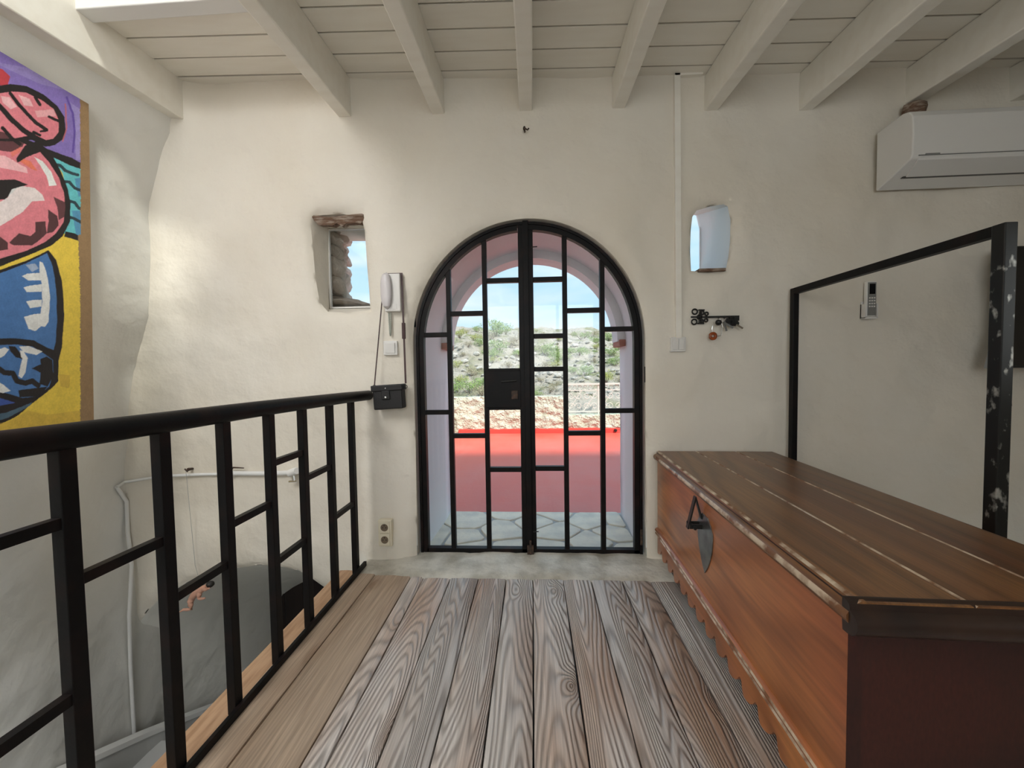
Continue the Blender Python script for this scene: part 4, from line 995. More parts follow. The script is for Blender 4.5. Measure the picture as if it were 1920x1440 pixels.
# ================================================================== PAINTING
PX_ = -2.065
pt = onX(166, 195, PX_); pb_ = onX(176, 800, PX_)
pz1, pz0, py1 = pt.z, onX(176, 812, PX_).z, (pt.y + pb_.y) / 2
pyl = -1.10; pzm = (pz0 + pz1) / 2; psl = (pt.y - pb_.y) / (pt.z - pb_.z)
art = empty('painting', (PX_ - 0.015, (py1 + pyl) / 2, pz0)); tag(art, 'bold painting with black outlined pink and blue shapes on purple and yellow', 'painting')
MB().quad_add([(x, y + (z - pzm) * psl, z) for z in (pz0, pz1) for y in (pyl, py1) for x in (PX_ - 0.03, PX_ - 0.001)], [(0, 2, 3, 1), (4, 5, 7, 6), (0, 1, 5, 4), (2, 6, 7, 3), (0, 4, 6, 2), (1, 3, 7, 5)]).build('panel', mat('bare_panel_edge', (0.30, 0.21, 0.12), 0.8, var=((0.20, 0.14, 0.08), 12, 0.4, 0.7)), art)
# painted face: fine grid whose vertices carry the paint colours
yv = np.concatenate([np.arange(pyl, -0.88, 0.012), np.arange(-0.88, py1, 0.0018), [py1]]); zv = np.linspace(pz0, pz1, 780)
YY, ZZ = np.meshgrid(yv, zv); YY = YY + (ZZ - pzm) * psl; PP = np.stack([np.full(YY.size, PX_), YY.ravel(), ZZ.ravel()], 1)
U, W = proj(PP)
wig = np.array([noise.noise(Vector((a * 0.09, b * 0.09, 0.5))) for a, b in zip(U, W)])
wig2 = np.array([noise.noise(Vector((a * 0.4, b * 0.4, 2.5))) for a, b in zip(U, W)])
U = U + wig * 0.8; W = W + wig2 * 0.5
U0, W0 = U, W; acc = None
S2 = lambda c: tuple(((v / 255) / 12.92 if v / 255 <= 0.04045 else ((v / 255 + 0.055) / 1.055) ** 2.4) for v in c)
PUR, PUR2, PNK, PNKL, PNKD, BLK, TEAL, BLU, BLUD, WHT, YEL, OCH, RAW, RED, ORG_ = [S2(c) for c in ((132, 110, 186), (165, 150, 205), (222, 120, 132), (236, 178, 182), (200, 90, 100), (30, 24, 26), (88, 190, 196), (66, 118, 178), (52, 82, 160), (226, 226, 222), (232, 198, 30), (196, 150, 40), (150, 118, 78), (190, 50, 62), (226, 110, 80))]
A4 = lambda pts: [(a / 4, 100 + b / 4) for a, b in pts]
B4 = lambda pts: [(a / 3.789, 440 + b / 3.789) for a, b in pts]
def fill(poly, c, al_=1.0):
    k = inside(PXY, poly); cols[k] = cols[k] * (1 - al_) + np.array(c) * al_
def stroke(pts, w, c):
    best = np.full(len(U), 1e9)
    for i in range(len(pts) - 1):
        a = np.array(pts[i]); b = np.array(pts[i + 1]); ab = b - a
        t = np.clip(((PXY - a) @ ab) / max(ab @ ab, 1e-9), 0, 1); best = np.minimum(best, np.hypot(*(PXY - (a + t[:, None] * ab)).T))
    cols[best < w / 2] = c
for du, dw in ((-0.4, -0.3), (0.4, -0.1), (-0.2, 0.35), (0.2, 0.1)):
    U, W = U0 + du, W0 + dw; PXY = np.stack([U, W], 1); cols = np.zeros((len(U), 3))
    cols[:] = YEL
    fill([(-900, -900), (400, -900), (400, 312)] + [(153, 308), (82, 276), (-900, 100)], PUR)
    fill(A4([(-2000, -300), (700, 200), (700, 330), (300, 230), (60, 120), (-2000, -900)]), PUR2, 0.5)
    fill(A4([(500, 350), (600, 420), (610, 800), (570, 800), (560, 500)]), PUR2, 0.6)
    stroke(A4([(500, 330), (545, 450), (560, 580), (548, 740)]), 4, S2((96, 70, 160)))
    fill(A4([(-40, 100), (20, 120), (75, 175), (60, 240), (-40, 240)]), RED)
    fill(A4([(380, 760), (620, 850), (640, 1410), (480, 1350), (520, 1100), (470, 900)]), TEAL)
    fill(A4([(560, 940), (620, 930), (620, 1060), (590, 1080)]), BLU, 0.7)
    fill(A4([(540, 1180), (620, 1180), (630, 1380), (570, 1360)]), BLU, 0.7)
    fill(A4([(300, 690), (400, 735), (540, 785), (640, 840), (640, 880), (520, 838), (390, 775), (330, 740)]), BLK)
    for wv in ([(400, 830), (450, 840), (490, 880), (540, 900), (585, 912)], [(460, 960), (520, 965), (560, 1010), (620, 1035)], [(500, 1100), (560, 1120), (590, 1160), (630, 1175)], [(510, 1225), (560, 1240), (630, 1280)]):
        stroke(A4(wv), 5.5, S2((38, 62, 72)))
    fill(A4([(490, 1335), (560, 1350), (640, 1395), (640, 1425), (540, 1390), (480, 1375)]), BLK)
    # torso
    fill(A4([(-2000, 620), (180, 640), (320, 690), (390, 760), (450, 870), (500, 990), (530, 1120), (525, 1260), (470, 1370), (390, 1440), (250, 1500), (-100, 1640), (-2000, 1900)]), BLK)
    fill(A4([(-2000, 640), (150, 660), (300, 740), (370, 820), (440, 930), (480, 1050), (490, 1160), (475, 1270), (420, 1350), (330, 1420), (200, 1480), (-100, 1570), (-2000, 1800)]), PNK)
    fill(A4([(-300, 720), (40, 770), (200, 860), (210, 900), (120, 880), (-300, 800)]), PNKL)
    fill(A4([(150, 780), (230, 810), (280, 880), (240, 870), (150, 810)]), ORG_)
    fill(A4([(255, 775), (320, 810), (385, 890), (425, 990), (370, 995), (350, 920), (300, 840)]), WHT)
    fill(A4([(-300, 960), (0, 950), (110, 945), (210, 985), (130, 1010), (80, 1060), (40, 1095), (-300, 1120)]), BLK)
    fill(A4([(90, 1020), (170, 995), (260, 1010), (320, 1060), (335, 1105), (240, 1110), (170, 1190), (60, 1260), (-60, 1330), (-60, 1150), (60, 1080)]), WHT, 0.8)
    fill(A4([(400, 1075), (495, 1120), (495, 1220), (440, 1250), (430, 1150)]), BLK, 0.85)
    fill(A4([(360, 1170), (430, 1220), (440, 1290), (400, 1340), (350, 1350), (365, 1260)]), BLK, 0.9)
    fill(A4([(265, 1265), (340, 1260), (350, 1350), (300, 1400), (240, 1440), (100, 1440), (70, 1420), (140, 1350), (230, 1370), (265, 1340)]), BLK, 0.9)
    fill(A4([(-200, 1400), (0, 1375), (60, 1420), (60, 1470), (-200, 1520)]), BLK, 0.9)
    # head
    fill(A4([(-2000, 250), (0, 242), (80, 230), (200, 245), (330, 310), (430, 395), (485, 480), (492, 570), (470, 645), (410, 690), (340, 702), (240, 650), (120, 660), (-2000, 640)]), BLK)
    fill(A4([(-2000, 310), (0, 300), (80, 287), (190, 292), (310, 350), (400, 415), (438, 490), (440, 590), (400, 640), (345, 650), (250, 610), (100, 640), (-100, 640), (-2000, 640)]), PNK)
    fill(A4([(5, 320), (70, 330), (130, 400), (80, 420), (20, 370)]), PNKL); fill(A4([(140, 310), (220, 340), (250, 400), (180, 390)]), PNKL)
    fill(A4([(260, 430), (400, 420), (420, 470), (280, 480)]), PNKL, 0.7)
    stroke(A4([(75, 300), (130, 370), (200, 450), (270, 520), (350, 575)]), 6.5, BLK)
    stroke(A4([(-60, 340), (10, 410), (90, 500), (180, 580), (260, 630), (320, 660)]), 9.5, BLK)
    stroke(A4([(265, 330), (300, 385)]), 6, BLK); stroke(A4([(365, 475), (435, 505)]), 5, BLK); stroke(A4([(250, 590), (300, 615)]), 5, BLK); stroke(A4([(305, 585), (350, 580)]), 4, BLK)
    stroke(A4([(490, 380), (500, 560), (470, 660)]), 2.5, S2((190, 100, 110)))
    fill(A4([(-200, 560), (20, 590), (60, 610), (120, 650), (190, 660), (170, 700), (80, 740), (-200, 700)]), BLK, 0.85)
    stroke(A4([(20, 560), (90, 640), (150, 680)]), 7, BLK)
    fill(A4([(120, 790), (190, 690), (270, 660), (322, 690), (300, 740), (200, 780), (130, 822)]), BLK)
    fill(A4([(80, 740), (160, 700), (150, 740), (90, 780)]), ORG_, 0.7)
    # skirt and legs
    fill(B4([(-900, 330), (0, 250), (200, 180), (345, 110), (400, 180), (440, 330), (458, 560), (440, 800), (415, 900), (415, 1040), (370, 1090), (240, 1190), (120, 1290), (0, 1350), (-900, 1500)]), BLK)
    fill(B4([(-900, 380), (0, 275), (180, 205), (335, 130), (375, 230), (400, 400), (405, 600), (395, 760), (380, 820), (330, 800), (240, 750), (100, 735), (-900, 760)]), BLU)
    fill(B4([(-400, 760), (0, 740), (110, 740), (240, 752), (320, 800), (375, 850), (370, 870), (250, 800), (110, 775), (0, 778), (-400, 800)]), BLK)
    fill(B4([(-400, 800), (0, 785), (110, 780), (230, 795), (320, 850), (375, 890), (378, 980), (350, 1080), (260, 1150), (160, 1160), (60, 1130), (-400, 1050)]), BLU)
    fill(B4([(-300, 1150), (0, 1160), (110, 1195), (0, 1215), (-300, 1230)]), BLUD)
    fill(B4([(280, 190), (305, 200), (330, 270), (348, 360), (355, 450), (345, 620), (320, 655), (290, 650), (288, 560), (300, 480), (295, 350), (280, 260)]), WHT)
    for tooth in ([(155, 295), (190, 278), (290, 270), (290, 325), (200, 325)], [(168, 375), (210, 362), (295, 352), (295, 405), (190, 408)], [(185, 475), (230, 465), (295, 462), (295, 510), (215, 522)], [(170, 585), (240, 565), (300, 560), (295, 650), (250, 685), (205, 670)]):
        fill(B4(tooth), WHT)
    fill(B4([(180, 215), (250, 205), (275, 240), (230, 265)]), WHT, 0.4)
    fill(B4([(60, 790), (110, 795), (150, 850), (160, 885), (110, 870), (75, 830)]), BLK)
    fill(B4([(135, 795), (200, 790), (300, 830), (260, 855), (190, 840), (165, 830)]), WHT); fill(B4([(140, 820), (170, 830), (200, 880), (180, 900), (150, 870)]), WHT); fill(B4([(160, 880), (195, 885), (180, 980), (155, 1020), (130, 1005), (145, 930)]), WHT)
    fill(B4([(-40, 830), (30, 800), (65, 815), (30, 860), (-40, 895)]), WHT)
    stroke(B4([(-40, 930), (30, 980), (90, 985), (120, 1040), (180, 1055), (230, 1040), (270, 1070)]), 10, BLK)
    fill(B4([(285, 885), (330, 865), (370, 890), (378, 1000), (340, 1080), (280, 1060), (290, 980), (225, 950), (290, 920)]), BLK)
    fill(B4([(130, 1105), (250, 1090), (340, 1080), (280, 1150), (140, 1155)]), BLK)
    fill(B4([(-40, 1030), (30, 1070), (75, 1110), (20, 1125), (-40, 1110)]), WHT)
    fill(B4([(-100, 1290), (60, 1260), (230, 1190), (215, 1215), (60, 1300), (-100, 1350)]), S2((70, 100, 120)))
    # ochre shading paint and bare right margin
    fill(B4([(-500, 1400), (60, 1330), (200, 1250), (330, 1280), (560, 1250), (640, 1320), (640, 1480), (-500, 1480)]), OCH, 0.45)
    fill(B4([(420, 990), (500, 1000), (490, 1090), (430, 1080)]), OCH, 0.5)
    mx_ = 150 + (W - 195) * 0.006 + wig2 * 1.2; mx_ = np.where(W > 440, 150.5 - 4 * np.clip((560 - W) / 120, 0, 1) + wig2 * 1.6, mx_)
    cols[U > mx_] = RAW
    acc = cols if acc is None else acc + cols
cols = acc / 4; lum_ = cols @ np.array([0.3, 0.6, 0.1]); cols = cols * 0.9 + lum_[:, None] * 0.1
vr_ = 1 + 0.10 * wig[:, None] + 0.12 * wig2[:, None]; cols = np.clip(cols * vr_, 0, 1)
nY, nZ = len(yv), len(zv)
ff = [(j * nY + i, j * nY + i + 1, (j + 1) * nY + i + 1, (j + 1) * nY + i) for j in range(nZ - 1) for i in range(nY - 1)]
oo = Vector((PX_, (py1 + pyl) / 2, pz0))
me = bpy.data.meshes.new('painted_face'); me.from_pydata([tuple(Vector(p) - oo) for p in PP], [], ff)
ca = me.color_attributes.new('paint', 'FLOAT_COLOR', 'POINT'); ca.data.foreach_set('color', np.concatenate([cols, np.ones((len(cols), 1))], 1).astype(np.float32).ravel())
pm = bpy.data.materials.new('oil_paint'); pm.use_nodes = True; t_ = pm.node_tree; b_ = t_.nodes['Principled BSDF']; at = t_.nodes.new('ShaderNodeVertexColor'); at.layer_name = 'paint'
t_.links.new(at.outputs[0], b_.inputs['Base Color']); b_.inputs['Roughness'].default_value = 0.5
nn_ = t_.nodes.new('ShaderNodeTexNoise'); nn_.inputs['Scale'].default_value = 90; bp_ = t_.nodes.new('ShaderNodeBump'); bp_.inputs['Strength'].default_value = 0.2; bp_.inputs['Distance'].default_value = 0.003
t_.links.new(nn_.outputs[0], bp_.inputs['Height']); t_.links.new(bp_.outputs[0], b_.inputs['Normal'])
me.materials.append(pm); link_mesh('painted_face', me, art, oo)

# ================================================================== AIR CONDITIONER, REMOTE, TELEVISION
ax0 = onY(1631, 300, 0.0).x; ax1 = ax0 + 0.93
zt0 = onY(1632, 258, 0).z; zb0 = onY(1631, 365, 0).z
ac = empty('air_conditioner', ((ax0 + ax1) / 2, 0.0, zb0)); tag(ac, 'white split air conditioner unit mounted high on the wall', 'air conditioner')
def acprof(y0=-0.01):
    return [(y0, zt0), (-0.150, zt0 + 0.008), (-0.185, zt0 - 0.004), (-0.203, zt0 - 0.035), (-0.207, zt0 - 0.12), (-0.204, zb0 + 0.085), (-0.196, zb0 + 0.068), (-0.10, zb0 + 0.028), (y0, zb0)]
b = MB(); b.prism([(-y, z) for y, z in reversed(acprof())], (ax0, 0, 0), (0, -1, 0), (0, 0, 1), (1, 0, 0), 0, ax1 - ax0)
b.build('housing', 'plastic_white', ac, bevel=0.006, seg=3)
MB().quad_add([(ax0 + 0.035, -0.197, zb0 + 0.071), (ax1 - 0.035, -0.197, zb0 + 0.071), (ax1 - 0.06, -0.108, zb0 + 0.0315), (ax0 + 0.06, -0.108, zb0 + 0.0315), (ax0 + 0.035, -0.195, zb0 + 0.061), (ax1 - 0.035, -0.195, zb0 + 0.061), (ax1 - 0.06, -0.108, zb0 + 0.022), (ax0 + 0.06, -0.108, zb0 + 0.022)],
              [(0, 1, 2, 3), (7, 6, 5, 4), (0, 4, 5, 1), (1, 5, 6, 2), (2, 6, 7, 3), (3, 7, 4, 0)]).build('louvre', 'plastic_white', ac, bevel=0.002)
MB().bar((ax0 + 0.05, -0.098, zb0 + 0.0255), (ax1 - 0.05, -0.098, zb0 + 0.0255), 0.016, 0.004).build('air_slot', 'black_plastic', ac)
MB().bar((ax0 + 0.03, -0.2035, zb0 + 0.0795), (ax1 - 0.03, -0.2035, zb0 + 0.0795), 0.004, 0.003).build('seam', 'plastic_grey', ac)
q = onY(1737, 295, -0.206); MB().box(q.x - 0.032, q.x + 0.032, -0.2085, -0.2065, q.z - 0.004, q.z + 0.004).build('nameplate', 'plastic_grey', ac)
q = onY(1712, 204, -0.05)
sb_ = rock(MB(), (q.x, -0.055, q.z - 0.012), 1.0, (0.05, 0.05, 0.045), 31, 2).build('stone_lump', 'lintel', smooth=True); tag(sb_, 'rough brown stone lump above the air conditioner under the beam', 'stone')

q0 = onY(1613, 530); q1 = onY(1638, 597)
rxm = (q0.x + q1.x) / 2; rz0, rz1 = q1.z, q0.z
rh = MB().box(rxm - 0.036, rxm - 0.030, -0.034, -0.002, rz0, rz0 + 0.075).box(rxm + 0.024, rxm + 0.029, -0.034, -0.002, rz0, rz0 + 0.075).box(rxm - 0.036, rxm + 0.029, -0.034, -0.002, rz0 - 0.004, rz0 + 0.004).box(rxm - 0.036, rxm + 0.029, -0.008, -0.002, rz0, rz0 + 0.09)
tag(rh.build('remote_holder', 'plastic_white'), 'white plastic holder carrying the remote control on the wall', 'holder')
rc = empty('remote_control', (rxm, -0.02, rz0 + 0.005)); tag(rc, 'slim white remote control standing in its wall holder', 'remote control')
MB().box(rxm - 0.027, rxm + 0.022, -0.030, -0.010, rz0 + 0.006, rz1).build('body', 'plastic_white', rc, bevel=0.004)
MB().box(rxm - 0.022, rxm + 0.020, -0.0325, -0.029, rz0 + 0.012, rz1 - 0.006).build('face', 'plastic_grey', rc, bevel=0.001)
MB().box(rxm - 0.015, rxm + 0.014, -0.0335, -0.032, rz1 - 0.068, rz1 - 0.014).build('display', 'screen', rc)
for i in range(3):
    for j in range(4):
        MB().box(rxm - 0.017 + i * 0.012, rxm - 0.010 + i * 0.012, -0.0345, -0.032, rz1 - 0.092 - j * 0.015, rz1 - 0.085 - j * 0.015).build('button', 'plastic_white', rc)

tvx = onY(1867, 600, -0.13).x; tz1 = onY(1905, 459, -0.16).z; tz0 = onY(1905, 690, -0.13).z
tv = empty('television', (tvx + 0.55, -0.1, tz0)); tag(tv, 'black flat television mounted on the wall behind the metal frame', 'television')
trot = Matrix.Rotation(R_(-3), 3, 'X')
MB().box(tvx + 0.02, tvx + 1.10, -0.155, -0.120, tz0, tz1, rot=trot).build('panel', 'black_plastic', tv, bevel=0.004)
MB().box(tvx + 0.03, tvx + 1.09, -0.158, -0.154, tz0 + 0.012, tz1 - 0.01, rot=trot, piv=(0, -0.1375, (tz0 + tz1) / 2)).build('screen', 'screen', tv)
MB().quad_add([(tvx + 0.02, -0.12, tz0), (tvx + 0.022, -0.12, tz0 + 0.3), (tvx + 0.06, -0.085, tz0 + 0.3), (tvx - 0.0, -0.085, tz0 + 0.0), (tvx + 1.0, -0.12, tz0), (tvx + 1.0, -0.12, tz0 + 0.3), (tvx + 0.96, -0.085, tz0 + 0.3), (tvx + 0.98, -0.085, tz0)],
              [(0, 1, 2, 3), (4, 7, 6, 5), (0, 3, 7, 4), (1, 5, 6, 2), (0, 4, 5, 1), (3, 2, 6, 7)]).build('rear_housing', 'plastic_grey', tv)
MB().box(tvx + 0.45, tvx + 0.70, -0.09, 0.002 + front_y(tvx + 0.57, tz0 + 0.22, 1.0), tz0 + 0.1, tz0 + 0.35).build('wall_bracket', 'black_plastic', tv)
MB().tube([(tvx + 0.12, -0.09, tz0 + 0.02), (tvx + 0.14, -0.07, tz0 - 0.08), (tvx + 0.2, -0.03, tz0 - 0.2)], 0.005, 8).build('cable', 'black_plastic', tv, smooth=True)

# ================================================================== SMALL WALL ITEMS
def switch(px, py, s, label, rockers):
    q = onY(px, py); sw = empty('light_switch', (q.x, 0, q.z)); tag(sw, label, 'light switch')
    MB().box(q.x - s, q.x + s, -0.014, 0.01, q.z - s, q.z + s).build('plate', 'plastic_white', sw, bevel=0.004)
    w = s * 1.45 / rockers
    for k in range(rockers):
        x = q.x - s * 0.725 + w * k
        MB().box(x + 0.001, x + w - 0.001, -0.021, -0.012, q.z - s * 0.72, q.z + s * 0.72, rot=Matrix.Rotation(R_(5), 3, 'X')).build('rocker', 'plastic_white', sw, bevel=0.002)
switch(735, 653, 0.041, 'single white light switch below the intercom', 1)
switch(1270, 646, 0.041, 'double white light switch at the foot of the cable channel', 2)
q0 = onY(1268, 143); q1 = onY(1271, 634)
cc = empty('cable_channel', (q0.x, 0, q1.z)); tag(cc, 'thin cream cable channel running from ceiling to light switch', 'cable channel')
MB().quad_add([(a + dx, y, z) for a, z in ((q0.x, q0.z + 0.02), (q1.x, q1.z)) for dx, y in ((-0.016, 0.02), (-0.016, -0.014), (0.016, -0.014), (0.016, 0.02))], [(0, 1, 2, 3), (7, 6, 5, 4), (0, 4, 5, 1), (1, 5, 6, 2), (2, 6, 7, 3), (3, 7, 4, 0)]).build('vertical_run', 'painted_wood', cc, bevel=0.002)
q2 = onY(1316, 139); MB().box(q0.x - 0.016, q2.x, -0.014, 0.02, q2.z - 0.012, q2.z + 0.016).build('horizontal_run', 'painted_wood', cc, bevel=0.002)

q = onY(728, 993); so = empty('power_socket', (q.x, 0, q.z)); tag(so, 'cream double power socket low on the wall beside the door', 'socket')
MB().box(q.x - 0.040, q.x + 0.040, -0.022, 0.012, q.z - 0.078, q.z + 0.078).build('plate', 'plastic_cream', so, bevel=0.004)
for dz in (-0.036, 0.036):
    MB().box(q.x - 0.032, q.x + 0.030, -0.028, -0.020, q.z + dz - 0.034, q.z + dz + 0.034).build('insert', 'plastic_cream', so, bevel=0.003)
    w = [(q.x + 0.022 * math.cos(t), -0.0285, q.z + dz + 0.022 * math.sin(t)) for t in np.linspace(0, 2 * math.pi, 21)[:-1]]
    MB().tube([(q.x, -0.0285, q.z + dz), (q.x, -0.024, q.z + dz)], 0.022, 20).build('socket_well', mat('socket_recess', (0.20, 0.15, 0.10), 0.5), so, smooth=True)
    for dx, dzz in ((-0.0095, 0), (0.0095, 0), (0, 0.013)):
        MB().tube([(q.x + dx, -0.030, q.z + dz + dzz), (q.x + dx, -0.026, q.z + dz + dzz)], 0.003, 8).build('contact_hole', 'black_plastic', so)

# intercom
q0 = onY(733, 517); q1 = onY(757, 586); ic = empty('intercom', ((q0.x + q1.x) / 2, 0, q1.z)); tag(ic, 'white intercom telephone with hanging handset beside the door', 'intercom')
MB().box(q0.x - 0.022, q1.x, -0.035, 0.01, q1.z, q0.z).build('base', 'plastic_white', ic, bevel=0.006, seg=3)
MB().box(q1.x - 0.045, q1.x - 0.020, -0.0375, -0.033, q1.z + 0.012, q1.z + 0.04).build('button', 'plastic_white', ic, bevel=0.002)
h0 = onY(722, 515); h1 = onY(742, 583)
prof = [(0.0, 0.0), (0.012, -0.02), (0.03, -0.026), (0.10, -0.022), (0.17, -0.026), (0.20, -0.018), (0.206, 0.0)]
b = MB(); rows = []; hz = h0.z - h1.z; hw = 0.031; hcx = (h0.x + h1.x) / 2
for t in np.linspace(0, 1, 14):
    e = min(1, math.sin(math.pi * max(0.0, min(1, t))) ** 0.35 + 0.02); dep = 0.045 + 0.012 * abs(2 * t - 1) ** 2
    rows.append([(hcx + hw * e * math.cos(a), -0.034 - (dep - 0.012) * 0.5 * e * (1 - math.sin(a)) , h1.z + hz * t) for a in np.linspace(0, 2 * math.pi, 17)[:-1]])
b.loft(rows, close=True); nv = len(b.v); b.f += [tuple(range(16)), tuple(nv - 16 + k for k in reversed(range(16)))]; b.m += [0, 0]
b.build('handset', 'plastic_lilac', ic, smooth=True)
cpt = onY(734, 588); cpb = onY(737, 630); pts = []
for t in np.linspace(0, 1, 90):
    z = cpt.z + (cpb.z - cpt.z) * math.sin(math.pi * t); x = cpt.x - 0.003 + 0.012 * t
    pts.append((x, -0.016, z))
MB().tube(pts, [0.0042 + 0.0010 * math.sin(i * 2.2) for i in range(90)], 8).build('cord', mat('grey_green_cord', (0.36, 0.38, 0.32), 0.5), ic, smooth=True)

# leather case hanging by its strap from the intercom
q0 = onY(709, 722); q1 = onY(767, 764); cs = empty('leather_case', ((q0.x + q1.x) / 2, -0.04, q1.z)); tag(cs, 'small black leather camera case hanging by a strap from the intercom', 'case')
rt = Matrix.Rotation(R_(3.0), 3, 'Y'); rt = Matrix.Rotation(R_(-3.0), 3, 'Y')
pc = ((q0.x + q1.x) / 2, -0.045, (q0.z + q1.z) / 2)
MB().box(q0.x + 0.008, q1.x - 0.006, -0.082, -0.016, q1.z, q0.z - 0.010, rot=rt, piv=pc).build('body', 'leather', cs, bevel=0.008, seg=3)
fl = MB().box(q0.x + 0.002, q1.x, -0.088, -0.012, q0.z - 0.030, q0.z + 0.004, rot=rt, piv=pc).box(pc[0] - 0.03, pc[0] + 0.018, -0.090, -0.080, q0.z - 0.078, q0.z - 0.028, rot=rt, piv=pc).build('flap', 'leather', cs, bevel=0.006, seg=3)
MB().ball((pc[0] - 0.006, -0.092, q0.z - 0.066), 0.007, 10, 6, (1, 0.5, 1)).build('snap_button', 'chrome', cs, smooth=True)
MB().ball((pc[0] - 0.006, -0.090, q0.z - 0.015), 0.0035, 8, 6, (1, 0.5, 1)).build('rivet', 'chrome', cs, smooth=True)
sl = onY(711, 722); sl2 = onY(723, 560); sr = onY(768, 718); sr2 = onY(757, 530); stp = onY(738, 512)
st = MB()
def ribbon(pts, w, th):
    for a, c in zip(pts[:-1], pts[1:]): st.bar(a, c, w, th, up=(0, 1, 0))
ib0 = onY(733, 517); ib1 = onY(757, 586); lx_, rx_, tz_ = ib0.x - 0.022 - 0.0035, ib1.x + 0.0045, ib0.z + 0.003
ribbon([(sl.x, -0.05, sl.z), (lx_, -0.014, tz_)], 0.006, 0.003)
ribbon([(lx_ - 0.003, -0.014, tz_), (rx_ + 0.005, -0.014, tz_)], 0.007, 0.003)
ribbon([(rx_, -0.014, tz_), (sr.x, -0.05, sr.z)], 0.010, 0.003)
st.build('strap', 'strap', cs)
qk = onY(762.5, 622); MB().box(qk.x - 0.009, qk.x + 0.009, -0.040, -0.026, qk.z - 0.045, qk.z + 0.045).build('strap_pad', 'strap', cs, bevel=0.002)
for px in (711, 768):
    qq = onY(px, 724); MB().tube([(qq.x + 0.009 * math.cos(t), -0.05, qq.z + 0.009 * math.sin(t)) for t in np.linspace(0, 6.283, 13)[:-1]], 0.002, 6, close=True).build('strap_ring', 'iron_plain', cs)

# key shaped rack
def wpt(px, py, y=-0.012): p = onY(px, py); return Vector((p.x, y, p.z))
kr = empty('key_rack', wpt(1340, 597)); tag(kr, 'black cast iron key shaped rack holding bunches of keys', 'key rack')
MB().bar(wpt(1327, 595), wpt(1383, 594), 0.010, 0.012, up=(0, 1, 0)).build('shaft', 'iron_plain', kr)
MB().prism([(0, 0), (0.055, 0), (0.055, -0.018), (0.048, -0.020), (0.055, -0.030), (0.052, -0.048), (0.0, -0.045)][::-1], wpt(1364, 596), (1, 0, 0), (0, 0, 1), (0, -1, 0), -0.004, 0.004).build('key_bit', 'iron_plain', kr)
bow = MB()
def ring(c, r, th):
    bow.tube([(c.x + r * math.cos(t), c.y, c.z + r * math.sin(t)) for t in np.linspace(0, 6.283, 19)[:-1]], th, 8, close=True)
for c, r in (((1301, 585), 0.014), ((1300, 604), 0.014), ((1323, 589), 0.0085), ((1322, 601), 0.0085), ((1309, 595), 0.010), ((1314, 587), 0.0115), ((1313, 603), 0.0115)): ring(wpt(*c), r, 0.0042)
bow.bar(wpt(1308, 582), wpt(1319, 582), 0.007, 0.008, up=(0, 1, 0)).bar(wpt(1306, 607), wpt(1318, 607), 0.007, 0.008, up=(0, 1, 0)).bar(wpt(1294, 595), wpt(1330, 595), 0.008, 0.008, up=(0, 1, 0)).bar(wpt(1313, 582), wpt(1313, 607), 0.007, 0.008, up=(0, 1, 0))
bow.build('bow', 'iron_plain', kr, smooth=True)
for px in (1343, 1354, 1363, 1371):
    p = wpt(px, 597); MB().tube([p + Vector((0, 0.0, 0.006)), p + Vector((0, -0.012, -0.004)), p + Vector((0, -0.020, -0.002)), p + Vector((0, -0.022, 0.006))], 0.002, 6).build('hook', 'iron_plain', kr, smooth=True)
kb = empty('key_bunch', wpt(1340, 625, -0.03)); tag(kb, 'key ring with black ball and amber bead hanging from the rack', 'keys')
MB().ball(wpt(1342, 606, -0.032), 0.0165, 14, 10).build('ball', 'black_plastic', kb, smooth=True)
am = wpt(1332, 631, -0.03); MB().tube([(am.x + 0.0145 * math.cos(t), am.y, am.z + 0.0145 * math.sin(t)) for t in np.linspace(0, 6.283, 21)[:-1]], 0.0085, 10, close=True).build('bead', 'amber', kb, smooth=True)
MB().tube([wpt(1331, 612, -0.03), wpt(1330, 619, -0.03), wpt(1332, 627, -0.03)], 0.003, 8).tube([wpt(1340, 631, -0.03), wpt(1347, 630, -0.03), wpt(1350, 616, -0.03), wpt(1346, 600, -0.03)], 0.0028, 8).build('chain', 'chrome', kb, smooth=True)
kb2 = empty('key_bunch', wpt(1366, 606, -0.03)); tag(kb2, 'bunch of dark keys with one bright steel blade on the rack', 'keys')
for (a, c, mt_, nm) in (((1374, 610), (1386, 617), 'chrome', 'key_blade'), ((1352, 604), (1356, 622), 'steel', 'key_blade'), ((1355, 608), (1368, 616), 'steel', 'key_blade')):
    MB().bar(wpt(*a, -0.034), wpt(*c, -0.036), 0.010, 0.003, up=(0, 1, 0)).build(nm, mt_, kb2)
for c in ((1370, 607), (1359, 603), (1364, 610)):
    p = wpt(*c, -0.03); MB().box(p.x - 0.012, p.x + 0.012, p.y - 0.006, p.y + 0.004, p.z - 0.013, p.z + 0.013, rot=Matrix.Rotation(0.5, 3, 'Y')).build('key_head', 'black_plastic', kb2, bevel=0.004)

# hook above the door
q = onY(984, 247); hk = MB()
hk.tube([(q.x, 0.01, q.z), (q.x, -0.03, q.z), (q.x + 0.006, -0.045, q.z - 0.012), (q.x + 0.016, -0.045, q.z - 0.018), (q.x + 0.022, -0.042, q.z - 0.008)], 0.004, 8).ball((q.x - 0.002, -0.02, q.z + 0.006), 0.010, 8, 6, (0.8, 1, 1.2))
tag(hk.build('wall_hook', 'rust', smooth=True), 'small rusty bent hook in the plaster above the door', 'hook')

